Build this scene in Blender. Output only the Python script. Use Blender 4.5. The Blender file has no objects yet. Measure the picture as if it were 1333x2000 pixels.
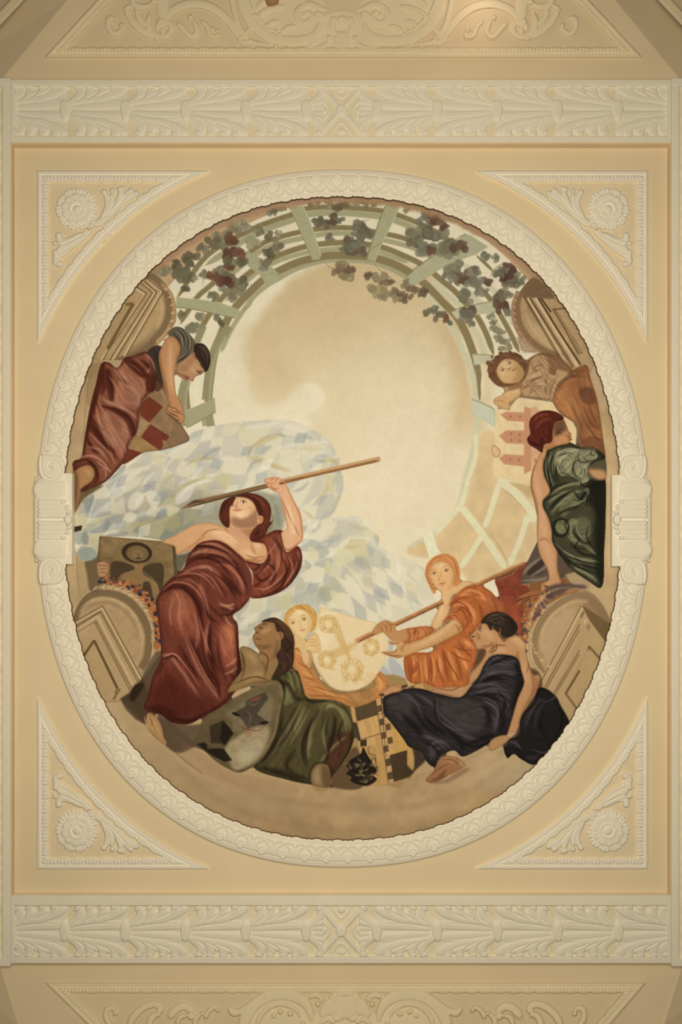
import numpy as np, math, random
# ---------------------------------------------------------------- painter: lays paint on an array the size of the mural
PX0, PY0, PX1, PY1 = 112, 372, 1226, 1654        # extent of the painted field in photo pixels
PW, PH = PX1-PX0+1, PY1-PY0+1
CAN = np.zeros((PH, PW, 3), np.float32)
PID = np.zeros((PH, PW), np.int16)
rng = np.random.RandomState(7)
OX, OY, SC = 0.0, 0.0, 0.25
CUR = 0
CLIP = None
def fr(x, y, s=0.25):
    global OX, OY, SC
    OX, OY, SC = x-PX0, y-PY0, s
def hx(c):
    if isinstance(c, str): return np.array([int(c[i:i+2], 16)/255 for i in (0, 2, 4)], np.float32)
    return np.array(c, np.float32)
def pts(s):
    a = np.array(s.split() if isinstance(s, str) else s, np.float32).reshape(-1, 2)
    return np.stack([a[:, 0]*SC+OX, a[:, 1]*SC+OY], 1)
def spl(p, closed=True, n=6):
    m = len(p)
    if m < 3: return p
    if closed: q = [p[(np.arange(m)+k) % m] for k in (-1, 0, 1, 2)]
    else:
        e = np.concatenate([[2*p[0]-p[1]], p, [2*p[-1]-p[-2]]]); q = [e[k:k+m-1] for k in range(4)]
    t = (np.arange(n)/n)[None, :, None]
    a, b, c, d = [x[:, None, :] for x in q]
    r = 0.5*((2*b)+(c-a)*t+(2*a-5*b+4*c-d)*t*t+(3*b-a-3*c+d)*t**3)
    r = r.reshape(-1, 2)
    return r if closed else np.concatenate([r, p[-1:]])
def raster(poly, pad=2, H=None, W=None):
    H = H or PH; W = W or PW
    x0 = max(int(poly[:, 0].min())-pad, 0); x1 = min(int(poly[:, 0].max())+pad+2, W)
    y0 = max(int(poly[:, 1].min())-pad, 0); y1 = min(int(poly[:, 1].max())+pad+2, H)
    if x1 <= x0 or y1 <= y0: return None
    w, h, SS = x1-x0, y1-y0, 3
    a = poly-[x0, y0]; b = np.roll(a, -1, 0)
    ys = (np.arange(h*SS)+0.5)/SS
    lo = np.minimum(a[:, 1], b[:, 1])[:, None]; hi = np.maximum(a[:, 1], b[:, 1])[:, None]
    e, r = np.nonzero((ys[None] >= lo) & (ys[None] < hi))
    if len(e) == 0: return None
    y = ys[r]; xx = a[e, 0]+(y-a[e, 1])*(b[e, 0]-a[e, 0])/(b[e, 1]-a[e, 1])
    o = np.lexsort((xx, r)); r = r[o]; xx = np.clip(xx[o], 0, w-1.001)
    st = np.searchsorted(r, r); sg = np.where((np.arange(len(r))-st) % 2 == 0, 1.0, -1.0)
    acc = np.zeros((h*SS, w+1)); i = xx.astype(int); f = xx-i
    np.add.at(acc, (r, i), sg*(1-f)); np.add.at(acc, (r, i+1), sg*f)
    m = np.cumsum(acc, 1)[:, :w].reshape(h, SS, w).mean(1)
    return np.clip(m, 0, 1).astype(np.float32), x0, y0
def box(m, r, ax):
    k = int(r)
    if k < 1: return m
    c = np.cumsum(np.pad(m, [(k+1, k) if i == ax else (0, 0) for i in (0, 1)], mode='edge'), ax)
    n = m.shape[ax]
    hi = np.take(c, np.arange(2*k+1, 2*k+1+n), ax); l2 = np.take(c, np.arange(0, n), ax)
    return (hi-l2)/(2*k+1)
def blur(m, r):
    if r < .4: return m
    if r < 1.2:
        for ax in (0, 1):
            p = np.pad(m, [(1, 1) if i == ax else (0, 0) for i in (0, 1)], mode='edge'); n = m.shape[ax]
            k = r/4
            m = (1-2*k)*m+k*np.take(p, np.arange(0, n), ax)+k*np.take(p, np.arange(2, n+2), ax)
        return m
    k = max(1, int(round(r/1.7)))
    for _ in range(3): m = box(box(m, k, 0), k, 1)
    return m
def lay(poly, col, a=1, b=0, m=None, keep=False, pid=None):
    """one touch of paint: a filled outline, feathered by b photo pixels, held inside mask m"""
    R = raster(poly, int(3*b)+3)
    if R is None: return None
    k, x0, y0 = R
    if b: k = blur(k, b)
    h, w = k.shape; sl = (slice(y0, y0+h), slice(x0, x0+w))
    if m is not None: k = k*m[sl]
    c = hx(col)
    CAN[sl] += (c-CAN[sl])*(k*a)[..., None]
    if pid is not None: PID[sl][k > .5] = pid
    if keep:
        M = np.zeros((PH, PW), np.float32); M[sl] = k; return M
def F(s, col, a=1, b=0, m=None, sh=False, keep=True, pid=None):
    p = pts(s)
    return lay(p if sh else spl(p), col, a, b*SC, m, keep, pid)
def ribbon(p, w, t0, t1):
    q = spl(p, False, 8); d = np.gradient(q, axis=0); n = np.stack([-d[:, 1], d[:, 0]], 1)
    n /= np.linalg.norm(n, axis=1)[:, None]+1e-6
    u = np.linspace(0, 1, len(q)); k = np.ones(len(q))
    if t0: k = np.minimum(k, np.clip(u/t0, 0, 1)**.6)
    if t1: k = np.minimum(k, np.clip((1-u)/t1, 0, 1)**.6)
    n *= (k*w/2)[:, None]+.05
    return np.concatenate([q+n, (q-n)[::-1]])
def S(s, w, col, a=1, b=1.5, m=None, t0=.35, t1=.35, pid=None):
    lay(ribbon(pts(s), w*SC, t0, t1), col, a, b*SC, m, False, pid)
def L(s, w, col, a=1, b=1, m=None, pid=None): S(s, w, col, a, b, m, 0, 0, pid)
def MS(col, w, a, b, m, *ss):                     # several strokes of one brush
    for s in ss: S(s, w, col, a, b, m)
def E(cx, cy, rx, ry, rot=0, n=24):
    t = np.arange(n)*2*math.pi/n; c, s = math.cos(math.radians(rot)), math.sin(math.radians(rot))
    x = rx*np.cos(t); y = ry*np.sin(t)
    return np.stack([cx+x*c-y*s, cy+x*s+y*c], 1).ravel()
def noise(H, W, cell, seed):
    r = np.random.RandomState(seed); gh, gw = int(H/cell)+3, int(W/cell)+3
    g = r.rand(gh, gw).astype(np.float32)
    y = np.arange(H)/cell; x = np.arange(W)/cell
    yi = y.astype(int); xi = x.astype(int); fy = (y-yi)[:, None]; fx = (x-xi)[None]
    fy = fy*fy*(3-2*fy); fx = fx*fx*(3-2*fx)
    a = g[yi][:, xi]; b = g[yi][:, xi+1]; c = g[yi+1][:, xi]; d = g[yi+1][:, xi+1]
    return ((a*(1-fx)+b*fx)*(1-fy)+(c*(1-fx)+d*fx)*fy)*2-1
YY, XX = np.mgrid[0:PH, 0:PW].astype(np.float32)
GX, GY = XX+PX0, YY+PY0                           # photo coordinates of every cell
N90, N40, N14, N5, N2 = [noise(PH, PW, c, 11+i) for i, c in enumerate((90, 40, 14, 5, 2.2))]
def wash(col, mask):
    CAN[:] += (hx(col)-CAN)*np.clip(mask, 0, 1)[..., None]
def smooth(e0, e1, x):
    t = np.clip((x-e0)/(e1-e0), 0, 1); return t*t*(3-2*t)
def mottle(m, amt, big=.6):                       # uneven brushwork inside a mask
    n = (big*N14+(1-big)*N5)*amt
    CAN[:] *= (1+m*n)[..., None]
def pmask(*ids):
    m = np.zeros((PH, PW), np.float32)
    for i in ids: m[PID == i] = 1
    return m
PAINT_WHITE = (.88, .74, .506)                    # what a white wall returns to the eye under these lamps
LIGHT_Z, LIGHT_P, AMB = 1.8, 305.0, .12
# ================================================================= the painting
PERGOLA, VINE, BANNER = 1, 2, 3
# ---- ledge all round
CAN[:] = hx('b49662')
wash('a0804f', smooth(1380, 1640, GY)*.75)
wash('b08a5c', smooth(700, 420, GY)*.5)
CAN *= (1+.05*N40+.035*N14)[..., None]
fr(0, 0, 1)
# ---- open sky
SKY = F("700 392 820 402 930 455 1030 545 1105 660 1150 800 1165 960 1130 1080 1060 1200 900 1330 700 1400 460 1330 300 1200 190 1060 165 960 190 820 250 690 330 560 430 470 560 408", 'e6d7b2')
S_ = SKY[..., None]
d = np.hypot((GX-700)/1.0, (GY-715)/1.0)
cl = smooth(232, 206, d+N90*12+N40*7+N14*2)*SKY
wash('d2ba8d', cl*.95)
wash('dac599', cl*smooth(560, 800, GY)*.8)
wash('e2cfa7', SKY*smooth(330, 60, np.hypot(GX-800, (GY-900)*.8))*.85)
wash('c9ae7e', cl*smooth(190, 20, np.hypot((GX-640)*.7, GY-570))*.55)
wash('ccb283', cl*smooth(150, 20, np.hypot((GX-860)*1.2, GY-600))*.4)
wash('e8d8b4', SKY*smooth(46, 22, np.hypot((GX-598)*1.1, (GY-775)*1.25)+N14*4)*smooth(735, 752, GY+N14*3))
wash('e4d3aa', SKY*smooth(120, 30, np.hypot((GX-520)*.7, (GY-800)*1.6)+N14*8)*.7)
wash('e5d2ac', SKY*smooth(150, 30, np.hypot(GX-790, GY-900))*.6)
wash('c9aa76', SKY*smooth(60, 10, np.abs(np.hypot(GX-690, GY-770)-232)+N14*4)*smooth(820, 900, GX)*smooth(560, 640, GY)*smooth(900, 800, GY)*.6)
wash('ead8b4', SKY*smooth(22, 6, np.abs(np.hypot(GX-672, GY-775)-262)+N14*3)*smooth(860, 890, GX)*smooth(640, 670, GY)*smooth(800, 740, GY)*.9)
fr(0, 0, 1); F('425 800 500 793 545 787 572 764 600 750 628 758 634 785 598 812 606 832 440 850 415 830', 'e7d8b3', .85, 5, SKY); F('470 640 474 700 480 745 510 785 560 782 590 760 560 700 520 640', 'cdb283', .5, 22, SKY)
CAN *= (1+SKY*(.010*N40+.003*N14))[..., None]
# ---- pergola: each hoop has a dark side and a pale underside
DK, LT, LR = '85754f', 'a39b74', 'c3bb96'
def hoop(dark, light, w=11, wl=10, a=1):
    if light: S(light, wl, LT, a, 1, None, .03, .03, PERGOLA)
    S(dark, w, DK, a, 1, None, .03, .03, PERGOLA)
hoop("345 585 405 500 490 450 525 435 575 418 600 408 660 405 745 412 790 425 850 452 905 490", "400 520 495 460 575 429 600 420 660 416 745 424 790 438 860 472", 10, 12)
hoop("352 635 383 585 412 558 500 485 540 466 590 453 640 446 690 446 735 454 790 466 850 490 905 540 950 575 975 610 1000 655 1016 690", "425 560 500 498 540 478 590 466 640 457 690 457 735 466 800 482 850 505", 10, 10)
hoop("385 665 400 630 428 590 455 562 490 532 532 505 590 484 640 476 690 475 745 483 785 498 830 520 860 545 890 570 912 595 934 620 952 655 966 695", "440 590 500 535 540 512 590 496 640 488 690 486 745 494 800 514", 11, 9)
hoop("411 832 408 790 411 745 420 690 440 635 458 604 485 575 515 547 545 530 582 513 627 502 660 499 720 502 762 513 800 532 832 556 862 587 890 615 908 645 922 680 932 715 937 765", "432 690 452 645 490 588 520 560 545 545 582 525 627 512 660 509 720 512 762 525 800 545", 15, 9)
hoop("360 745 356 790 360 830", None, 13); hoop("372 825 366 780 364 740", "380 740 378 800", 10, 12)
# right hand hoops are pale with a thin dark side
for s, w in (("818 560 850 595 872 622 892 655 908 690 920 720 930 760 934 820 928 870 915 920 898 990 872 1025 850 1045 825 1058 795 1072", 13),
             ("842 545 880 580 910 610 925 640 942 670 950 700", 11), ("880 535 925 580 955 610 975 640 995 680", 13), ("905 515 945 550 985 590 1005 640", 11)):
    S(s, w, LR, .95, 1.5, None, .05, .05, PERGOLA)
MS(DK, 6, 1, 1, None, "829 552 860 587 884 608", "900 630 915 660 926 690", "932 715 937 760 938 785", "856 536 885 566 902 586", "932 620 950 652 965 690", "930 498 950 516 966 532", "940 565 962 590", "978 612 998 650 1013 688")
fr(300, 370)
for s in ("180 845 420 870 560 900 690 960 640 1005 560 990 350 945 180 920", "740 480 770 500 870 560 1005 680 1000 705 920 750 880 745 840 680 740 600 715 520", "1055 140 1170 130 1230 270 1315 520 1300 550 1245 555 1150 330 1100 210"):
    F(s, 'a59f79', 1, 2, None, True, pid=PERGOLA)
L("180 845 420 870 560 900 690 955", 5, 'bdb88e'); L("640 1005 560 990 350 945 180 922", 8, '8c8158')
L("845 682 925 655 1003 684", 4, '8f8a62'); L("1170 132 1230 270 1312 520", 8, 'b8b38a'); L("1100 212 1150 332 1245 555", 5, '8e8a60')
fr(560, 370)
F("780 110 885 140 820 280 750 420 690 565 630 550 660 450 740 220", 'a59f79', 1, 2, None, True, pid=PERGOLA)
L("775 130 735 225 660 440 628 550", 7, '7f7650'); L("885 140 820 280 750 420 692 560", 6, 'bab58c')
fr(800, 370)
F("-40 700 200 510 380 400 430 345 480 360 620 450 520 510 300 590 80 730 30 755 -30 740", 'aaa480', 1, 2, None, True, pid=PERGOLA)
L("-30 690 60 610 210 505", 8, '857b54')
F("330 960 410 930 680 870 720 960 500 985 370 1015", 'b6b08c', 1, 2, None, True, pid=PERGOLA); L("330 955 410 925 680 868", 7, '8b8058')
F("495 1290 640 1300 660 1330 650 1360 510 1375", 'bab491', 1, 2, None, True, pid=PERGOLA); L("495 1288 640 1297", 7, '968c62')
fr(120, 600)
F("970 815 1200 710 1210 820 980 945", 'a39c75', 1, 2, None, True, pid=PERGOLA); L("980 945 1208 822", 6, '8f8860'); L("1115 830 1130 930", 50, 'a1986e', 1, 2, None, PERGOLA)
L("968 815 1200 712", 5, 'bab58b')
fr(900, 650)
F("90 520 265 600 270 745 90 625", 'c0bd9f', 1, 2, None, True, pid=PERGOLA); L("90 520 180 555 268 600", 9, '9a9870'); L("268 600 272 740", 6, 'a9a27a')
# ---- pale lattice lower right
fr(780, 850)
CELL = F("640 0 760 0 760 330 1060 420 1090 620 1090 800 990 1000 800 1080 600 1180 470 1060 330 940 210 960 60 910 280 780 420 640 520 520 590 260", 'd2b27e', .85, 14)
CAN *= (1+CELL*.03*N14)[..., None]
MS('b08f60', 9, .7, 4, None, "630 20 622 160", "590 240 560 360 515 520", "790 400 745 560 690 735", "1005 660 960 830 880 1010", "665 830 570 940 490 1050", "500 590 640 770 720 880 840 1060", "280 790 330 930", "700 745 800 900 860 1010", "800 410 930 520 1000 610")
LP = 'd6cda2'
for s, w in (("600 -20 600 160 550 330 490 530 400 650 280 780", 36), ("190 835 60 905", 36), ("605 185 750 300", 50), ("770 350 900 440 1060 620", 62), ("480 550 650 770 840 1050", 54), ("785 370 730 560 670 730", 44), ("1005 620 950 820 860 1020", 44), ("650 790 560 930 480 1040", 44)):
    S(s, w, LP, .95, 3, None, .02, .02, PERGOLA)
F("185 790 265 755 300 880 345 945 240 960 205 850", 'd9d2aa', 1, 3, None, True, pid=PERGOLA)
F("1010 540 1080 600 1085 680 1000 680", LP, 1, 3, None, True, pid=PERGOLA)
# ---- vine leaves
def leaf(x, y, r, c, seed, flat=.8):
    q = random.Random(seed); c = hx(c); M = None
    for j in range(q.randint(6, 9)):
        t = q.random()*6.28; d = r*q.uniform(.15, 1.0); k = q.uniform(.86, 1.1)
        cx, cy, rx, ry, ro = x+d*math.cos(t), y+d*.75*math.sin(t), r*q.uniform(.4, .7), r*q.uniform(.3, .52), q.uniform(0, 180)
        e = E(cx, cy, rx, ry, ro, 12); e = [v+r*q.uniform(-.05, .05) for v in e]
        F(e, np.clip(c*k, 0, 1), .85, 3, pid=VINE)
        if q.random() < .55: a = q.randint(0, 8); L(e[2*a:2*a+12], 4, c*.72, .6, 2)
    if q.random() < .5: L([x-r*.5, y-r*.2, x, y+r*.1, x+r*.5, y], 3, c*.78, .6, 2)
GN = ('71694d', '7a7255', '635b42', '857c5e'); RD = ('6a4a34', '5e3f30', '704e3a'); PL = ('8f8867', '98916f', '857f61')
sd = 100
def leaves(lst, cols):
    global sd
    for x, y, r in lst:
        leaf(x, y, r, cols[sd % len(cols)], sd); sd += 1
fr(300, 370)
leaves([(560, 350, 70), (470, 400, 60), (390, 470, 45), (300, 540, 60), (640, 300, 60), (720, 270, 50), (770, 410, 55), (820, 340, 40), (900, 370, 45), (960, 440, 50), (900, 510, 50), (100, 640, 50), (40, 650, 50), (980, 350, 30), (900, 180, 30), (950, 165, 32), (1010, 150, 28)], PL+GN)
leaves([(270, 660, 60), (320, 700, 34), (380, 660, 34), (560, 690, 60), (640, 740, 60), (720, 720, 44), (680, 780, 50), (560, 780, 40), (470, 830, 46), (630, 850, 50), (250, 780, 36), (360, 980, 46), (330, 1060, 50), (210, 980, 34), (500, 1000, 36), (520, 1050, 30), (870, 590, 50), (300, 1090, 40)], GN+PL[2:])
leaves([(190, 590, 46), (210, 660, 70), (540, 440, 66), (630, 390, 56), (590, 500, 70), (690, 500, 56), (700, 570, 55), (590, 570, 50), (520, 660, 66), (460, 680, 40), (560, 720, 60), (600, 610, 40)], RD+GN[2:3]+GN[:2])
MS('7a6b48', 5, .8, 1, None, "380 760 400 700 430 710", "640 620 680 660", "770 860 760 910 690 960", "760 730 765 760 740 790")
fr(560, 370)
leaves([(190, 118, 28), (245, 106, 18), (340, 112, 40), (430, 120, 50), (400, 140, 34), (560, 112, 40), (620, 112, 34), (690, 122, 26), (935, 162, 24)], ('75694c', '6d5a42', '8a8162'))
leaves([(280, 256, 60), (370, 240, 50), (420, 240, 34), (580, 300, 60), (620, 350, 56), (520, 400, 56), (600, 410, 50), (540, 460, 66), (480, 470, 50), (570, 490, 50), (340, 385, 40), (570, 350, 44)], ('6c664e', '6a5844', '77705a', '706a54'))
leaves([(440, 590, 60), (420, 640, 50), (490, 645, 54), (470, 690, 50), (740, 710, 66), (790, 730, 44), (650, 670, 46), (720, 800, 66), (800, 820, 60), (880, 810, 50), (930, 850, 50), (860, 850, 40), (930, 740, 40), (990, 775, 44), (1060, 810, 46)], ('8c7c5a', '7a644a', '6e5a44', '94835f'))
leaves([(1080, 230, 70), (1160, 240, 60), (1060, 330, 80), (1120, 340, 70), (1200, 350, 56), (1220, 300, 40), (980, 350, 44), (1000, 420, 60), (1080, 470, 66), (1140, 480, 44), (1240, 470, 80), (1310, 440, 66)], ('6a4e3a', '7b7358', '6e664e', '7d7660'))
leaves([(1150, 950, 40), (1190, 990, 46), (1240, 1010, 36), (1275, 1035, 24), (1100, 970, 30)], ('6d6850', '75694e', '7a4c38'))
MS('80714e', 5, .8, 1, None, "310 575 340 610 380 620", "680 580 740 640 800 680 890 750", "640 510 680 460 730 430 770 400", "540 290 600 250 660 240", "735 120 745 170", "430 300 400 270", "900 200 930 170", "650 480 665 540")
fr(800, 370)
leaves([(340, 470, 90), (400, 460, 60), (600, 520, 40), (660, 540, 40), (350, 620, 70), (400, 680, 70), (320, 690, 50), (470, 650, 44), (540, 640, 50), (600, 720, 50), (500, 720, 60), (550, 800, 50), (460, 840, 64), (450, 940, 56), (460, 1000, 60), (480, 1040, 34)], ('7d765c', '6a5440', '7a735c', '827a60'))
leaves([(780, 620, 56), (730, 640, 50), (860, 700, 54), (780, 720, 70), (740, 690, 60), (700, 660, 44), (770, 800, 46), (730, 860, 60), (720, 920, 60), (750, 960, 40)], ('5c4434', '716a54', '7c755c', '6c6048'))
leaves([(640, 990, 30), (660, 1040, 26), (660, 1080, 28), (700, 1110, 44), (700, 1160, 34), (740, 1190, 40), (760, 1230, 34), (730, 1240, 26)], ('8d8564', '827a5c'))
MS('74663f', 6, .8, 1, None, "630 710 650 650 700 600 770 570", "350 410 400 370 450 350", "580 660 650 640", "380 760 420 740", "680 860 780 850 830 830")
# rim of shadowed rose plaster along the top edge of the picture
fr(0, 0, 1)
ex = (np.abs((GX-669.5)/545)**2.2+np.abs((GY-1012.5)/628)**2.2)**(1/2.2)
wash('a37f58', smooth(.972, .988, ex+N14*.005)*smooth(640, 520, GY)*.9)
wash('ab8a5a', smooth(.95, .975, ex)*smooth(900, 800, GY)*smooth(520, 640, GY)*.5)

# ================================================================= stone pediments in the four quarters
STN, STD, STL, LINE = 'ae905c', '84693f', 'c6a972', '5f4827'
def lines(col, w, *ss, a=.95, b=1.2, m=None):
    for s in ss:
        q = [float(v) for v in s.split()]
        for i in range(0, len(q)-2, 2): L(q[i:i+4], w, col, a, b, m)
# upper left (photo pixels)
fr(0, 260, 440/1333)
M = F("880 835 940 850 1000 920 1040 1010 1045 1090 1030 1140 960 1230 890 1290 780 1330 700 1345 560 1345 500 1345 560 1240 640 1100 740 980 810 905", STN, pid=10)
mottle(M, .05)
S("870 840 930 870 985 950 1000 1040 985 1120 920 1220 850 1290 700 1350", 40, '7c6440', .95, 5, M, 0, 0)
S("850 860 900 900 950 990 960 1060 930 1150 870 1230 790 1300", 10, 'cdb17a', .8, 4, M); S("900 960 935 1040 915 1130 860 1200 790 1270 740 1310", 60, 'b5985f', .8, 14, M)
F("740 1330 790 1270 880 1210 930 1140 900 1280 800 1340", '77603c', .7, 20, M)
S("960 890 1015 960 1030 1040 1020 1120 980 1190 930 1240", 22, 'b8955c', 1, 3, None, 0, 0, 10)
for i in range(22):
    u = i/21; x = 968+70*math.sin(u*2.4)-40*u*u*1.0; y = 895+u*330
    L([x-9, y+4, x+10, y-6], 6, ('6e4a2e', '8c5230', 'd0b27a')[i % 3], .8, 2)
lines('c8ab74', 16, "800 920 862 955 640 1290 600 1345", "845 892 915 945 690 1300 660 1350", "880 868 960 935 735 1320", m=M)
lines('6b5430', 7, "806 908 870 950 645 1285 612 1345", "838 890 905 945 680 1300 650 1350", "855 880 930 942 705 1310 682 1350", "875 862 968 938 745 1325", m=M)
lines('7b6238', 18, "745 1016 790 1010 640 1275", m=M)
for i in range(24): L([790-150*i/23-9, 1012+262*i/23, 790-150*i/23+8, 1018+262*i/23], 5, '54401f', .8, 1.5, M)
fr(120, 600)
F("190 500 240 440 330 440 300 520 250 560 160 560", '8c7145', .8, 12)
L("235 520 200 700 165 1170", 7, '8a7146', .8, 3); F("240 520 300 480 270 600 215 780 190 640", '96794a', .8, 6)
# upper right
fr(800, 370)
M = F("960 690 1000 680 1080 760 1130 830 1220 930 1310 1060 1400 1200 1450 1340 1400 1440 1290 1420 1250 1410 1130 1320 1000 1270 900 1190 840 1090 820 980 840 860 880 780", STN, pid=11)
mottle(M, .05)
F("890 760 980 690 1080 770 1140 850 1000 850 880 840", '6e5436', .9, 6, M)
MS('8a6c48', 6, .7, 3, M, "880 800 960 720 1000 690", "900 830 990 760 1050 740", "960 840 1040 790 1090 780", "1020 850 1090 820")
S("880 790 850 880 850 980 880 1080 960 1190 1080 1270 1200 1310", 48, '80653f', .95, 6, M, 0, 0)
S("910 880 925 1000 980 1110 1070 1210 1160 1260", 14, 'c9ab74', .7, 4, M)
F("930 950 1000 1000 1100 1150 1180 1270 1060 1190 970 1090", 'bb9d66', .9, 12, M)
F("900 880 1000 900 1060 1000 1000 1060 930 980", '8f744a', .6, 26, M)
S("850 800 815 900 815 1000 840 1090 890 1180", 26, 'a9825a', 1, 3, None, 0, 0, 11)
for i in range(26):
    u = i/25; x = 850-40*math.sin(u*3.0)+70*u*u; y = 800+u*420
    L([x-9, y-3, x+9, y+5], 6, ('5e4030', 'c09a6c', '8a4e34')[i % 3], .8, 2)
F("850 1150 930 1200 1010 1270 900 1270 870 1230", 'a08158', .8, 10, pid=11)
for i in range(40):
    q = random.Random(i); x, y = 860+q.random()*130, 1160+q.random()*120
    L([x, y, x+12*q.uniform(-1, 1), y+12*q.uniform(-1, 1)], 4, ('7b5f40', 'bfa172')[i % 2], .8, 1)
lines('cbb07a', 20, "930 850 1250 1410", "985 850 1330 1400")
lines('5c4527', 7, "895 840 1220 1400", "905 840 1235 1395", "940 850 1280 1395", "950 850 1290 1390")
lines('4e3a1f', 14, "1010 850 1170 1110 1340 1370", "1030 850 1110 960")
lines('7a5f36', 16, "1120 940 1220 930", "1130 945 1200 1060 1260 1170 1330 1290")
for i in range(20): L([1140+200*i/19, 950+330*i/19, 1158+200*i/19, 944+330*i/19], 6, '51391c', .8, 1.5)
fr(900, 650)
F("960 250 1060 260 1110 330 1150 470 1120 620 1070 460 1020 330", 'b6976a', .8, 10)
# lower left
fr(120, 940)
M = F("85 1110 110 1020 150 940 210 880 290 850 400 850 520 890 620 985 690 1100 712 1230 700 1370 650 1470 640 1500 655 1590 560 1700 300 1720 240 1560 150 1380 95 1200", STN, pid=12)
mottle(M, .05)
S("95 1090 140 970 210 900 300 870 410 880 520 930 610 1020 670 1130 690 1240 675 1370 630 1470", 66, '76603b', .95, 8, M, 0, 0)
S("130 1050 190 960 300 918 420 930 530 1000 600 1100 635 1230 625 1340 590 1420", 12, 'bfa26c', .9, 4, M)
S("165 1040 230 975 330 950 430 970 520 1040 585 1150 605 1260", 14, '8a7048', .8, 5, M)
for i in range(26):
    t = i/25; x = 330+390*math.sin(t*1.75)*.98+40*t; y = 828+560*(1-math.cos(t*1.6))*.9
    L([x-20, y-2, x+18, y+20-24*t], 20, ('c9ac74', 'b79660')[i % 2], 1, 3, None, 12)
    L([x-18, y+10, x+18, y+28-22*t], 4, '7a5c36', .8, 2)
G_ = F("88 1108 325 972 655 1582 560 1700 300 1740 235 1560 150 1380 95 1200", 'b3955f', .95, 2, M, True)
lines('c7aa73', 14, "92 1128 318 1000 640 1590", "100 1180 285 1060 590 1640", m=M)
lines('5f4a28', 6, "88 1110 325 974 655 1580", "92 1140 312 1012 628 1590", "94 1155 305 1024 615 1600", "98 1190 270 1090 560 1640", "100 1200 262 1104 545 1650", m=M)
lines('6b542f', 20, "165 1385 258 1245 440 1620", m=M)
for i in range(22): L([258+180*i/21-8, 1250+370*i/21+4, 258+180*i/21+9, 1250+370*i/21-5], 6, '45341a', .8, 1.5, M)
for i in range(9): L([165+90*i/8-7, 1380-130*i/8-3, 165+90*i/8+8, 1380-130*i/8+6], 6, '45341a', .8, 1.5, M)
F("100 1190 265 1090 200 1180 130 1270", 'bfa26a', .6, 6, M)
L("115 520 130 760 150 910", 7, '7b6138', .8, 3); F("120 480 200 600 220 820 150 910 125 740", 'a68856', .7, 8)
F("190 620 300 560 330 800 230 860 205 740", '5d4a2e', .85, 10)
# lower right
fr(900, 950)
M = F("650 1480 580 1390 545 1260 560 1120 640 980 760 870 900 812 1020 830 1110 920 1170 1040 1195 1110 1190 1250 1120 1420 1040 1600 610 1600", STN, pid=13)
mottle(M, .05)
S("640 1470 590 1360 575 1230 610 1090 690 980 790 900 900 850 1010 870 1090 960 1150 1060", 62, '8d7248', .9, 10, M, 0, 0)
S("690 1380 640 1260 645 1140 710 1020 810 940 900 900 1000 910", 16, 'c4a670', .9, 5, M)
F("650 1240 680 1110 760 1010 860 950 900 1000 700 1380", 'b89a66', .85, 12, M)
F("990 850 1100 930 1190 1110 1190 1250 1140 1230 1010 1060 960 930 1010 900", '8a6e45', .75, 10, M)
F("950 930 1200 1090 1195 1160 1180 1250 1150 1235 1010 1050", '6e5632', .95, 3, M, True)
MS('a78a58', 6, .8, 2, M, "965 950 1190 1100", "990 990 1190 1130", "1000 1010 1170 1150")
S("645 1480 570 1380 545 1250 562 1120 640 985 760 880 880 820", 24, 'c0a26c', 1, 3, None, 0, 0, 13)
for i in range(24):
    t = i/23; x = 880-340*math.sin(t*1.9)*1.0+50*t*t; y = 822+650*t**1.5*.98
    L([x-10, y+12, x+12, y-8], 5, '8a6c42', .7, 2)
F("950 935 1010 1050 1155 1245 1085 1430 1000 1620 600 1620 615 1560", 'b6985f', 1, 2, M, True)
lines('c9ad76', 16, "955 950 630 1570", "985 1040 690 1600")
lines('5f4a28', 6, "948 935 612 1566", "962 975 655 1580", "970 985 668 1585", "1005 1075 740 1600", "1018 1090 755 1600")
lines('7c6238', 20, "1010 1250 830 1600", "1010 1255 1110 1370")
for i in range(22): L([1010-180*i/21-9, 1255+345*i/21-3, 1010-180*i/21+8, 1255+345*i/21+5], 6, '51391c', .8, 1.5)
fr(800, 1170)
F("1020 680 1333 130 1400 250 1400 800 1260 980 1180 830 1130 760", 'b4965f', .9, 3, None, True, pid=13)
lines('5f4a28', 6, "1060 690 1333 200", "1075 700 1333 240", "1130 740 1333 400", "1142 750 1333 430"); lines('7c6238', 18, "1333 560 1225 740 1320 870")
for i in range(16): L([1330-105*i/15-8, 565+175*i/15-3, 1330-105*i/15+8, 565+175*i/15+5], 6, '51391c', .8, 1.5)
# ================================================================= lozenge banner
fr(0, 0, 1)
BAN = F("150 1012 168 968 210 935 250 915 290 880 360 852 420 832 500 822 565 822 605 836 640 860 665 900 672 950 660 990 648 1012 690 1008 730 1030 742 1065 780 1085 830 1112 850 1150 850 1200 835 1300 800 1345 760 1340 700 1260 620 1260 560 1230 480 1290 430 1220 360 1120 330 1060 200 1050 190 1085 165 1096 150 1080 147 1050", 'd0c4a2', pid=BANNER)
w1 = 15*np.sin(GX*.021+GY*.013)+8*np.sin(GX*.043-GY*.037+1)+N90*14+N40*6+N14*2
w2 = 13*np.sin(GX*.017-GY*.026+2)+6*np.sin(GX*.05+GY*.02)+N90*12+N40*5
def loz(deg, lu, lv):
    t = math.radians(deg); u = (GX*math.cos(t)-GY*math.sin(t)+w1)/lu; v = (GX*math.sin(t)+GY*math.cos(t)+w2)/lv
    return u+v, u-v
fan = GX*.6+GY*.4+N40*10 > 830
A1, B1 = loz(38, 64, 42); A2, B2 = loz(-52, 70, 40)
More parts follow.
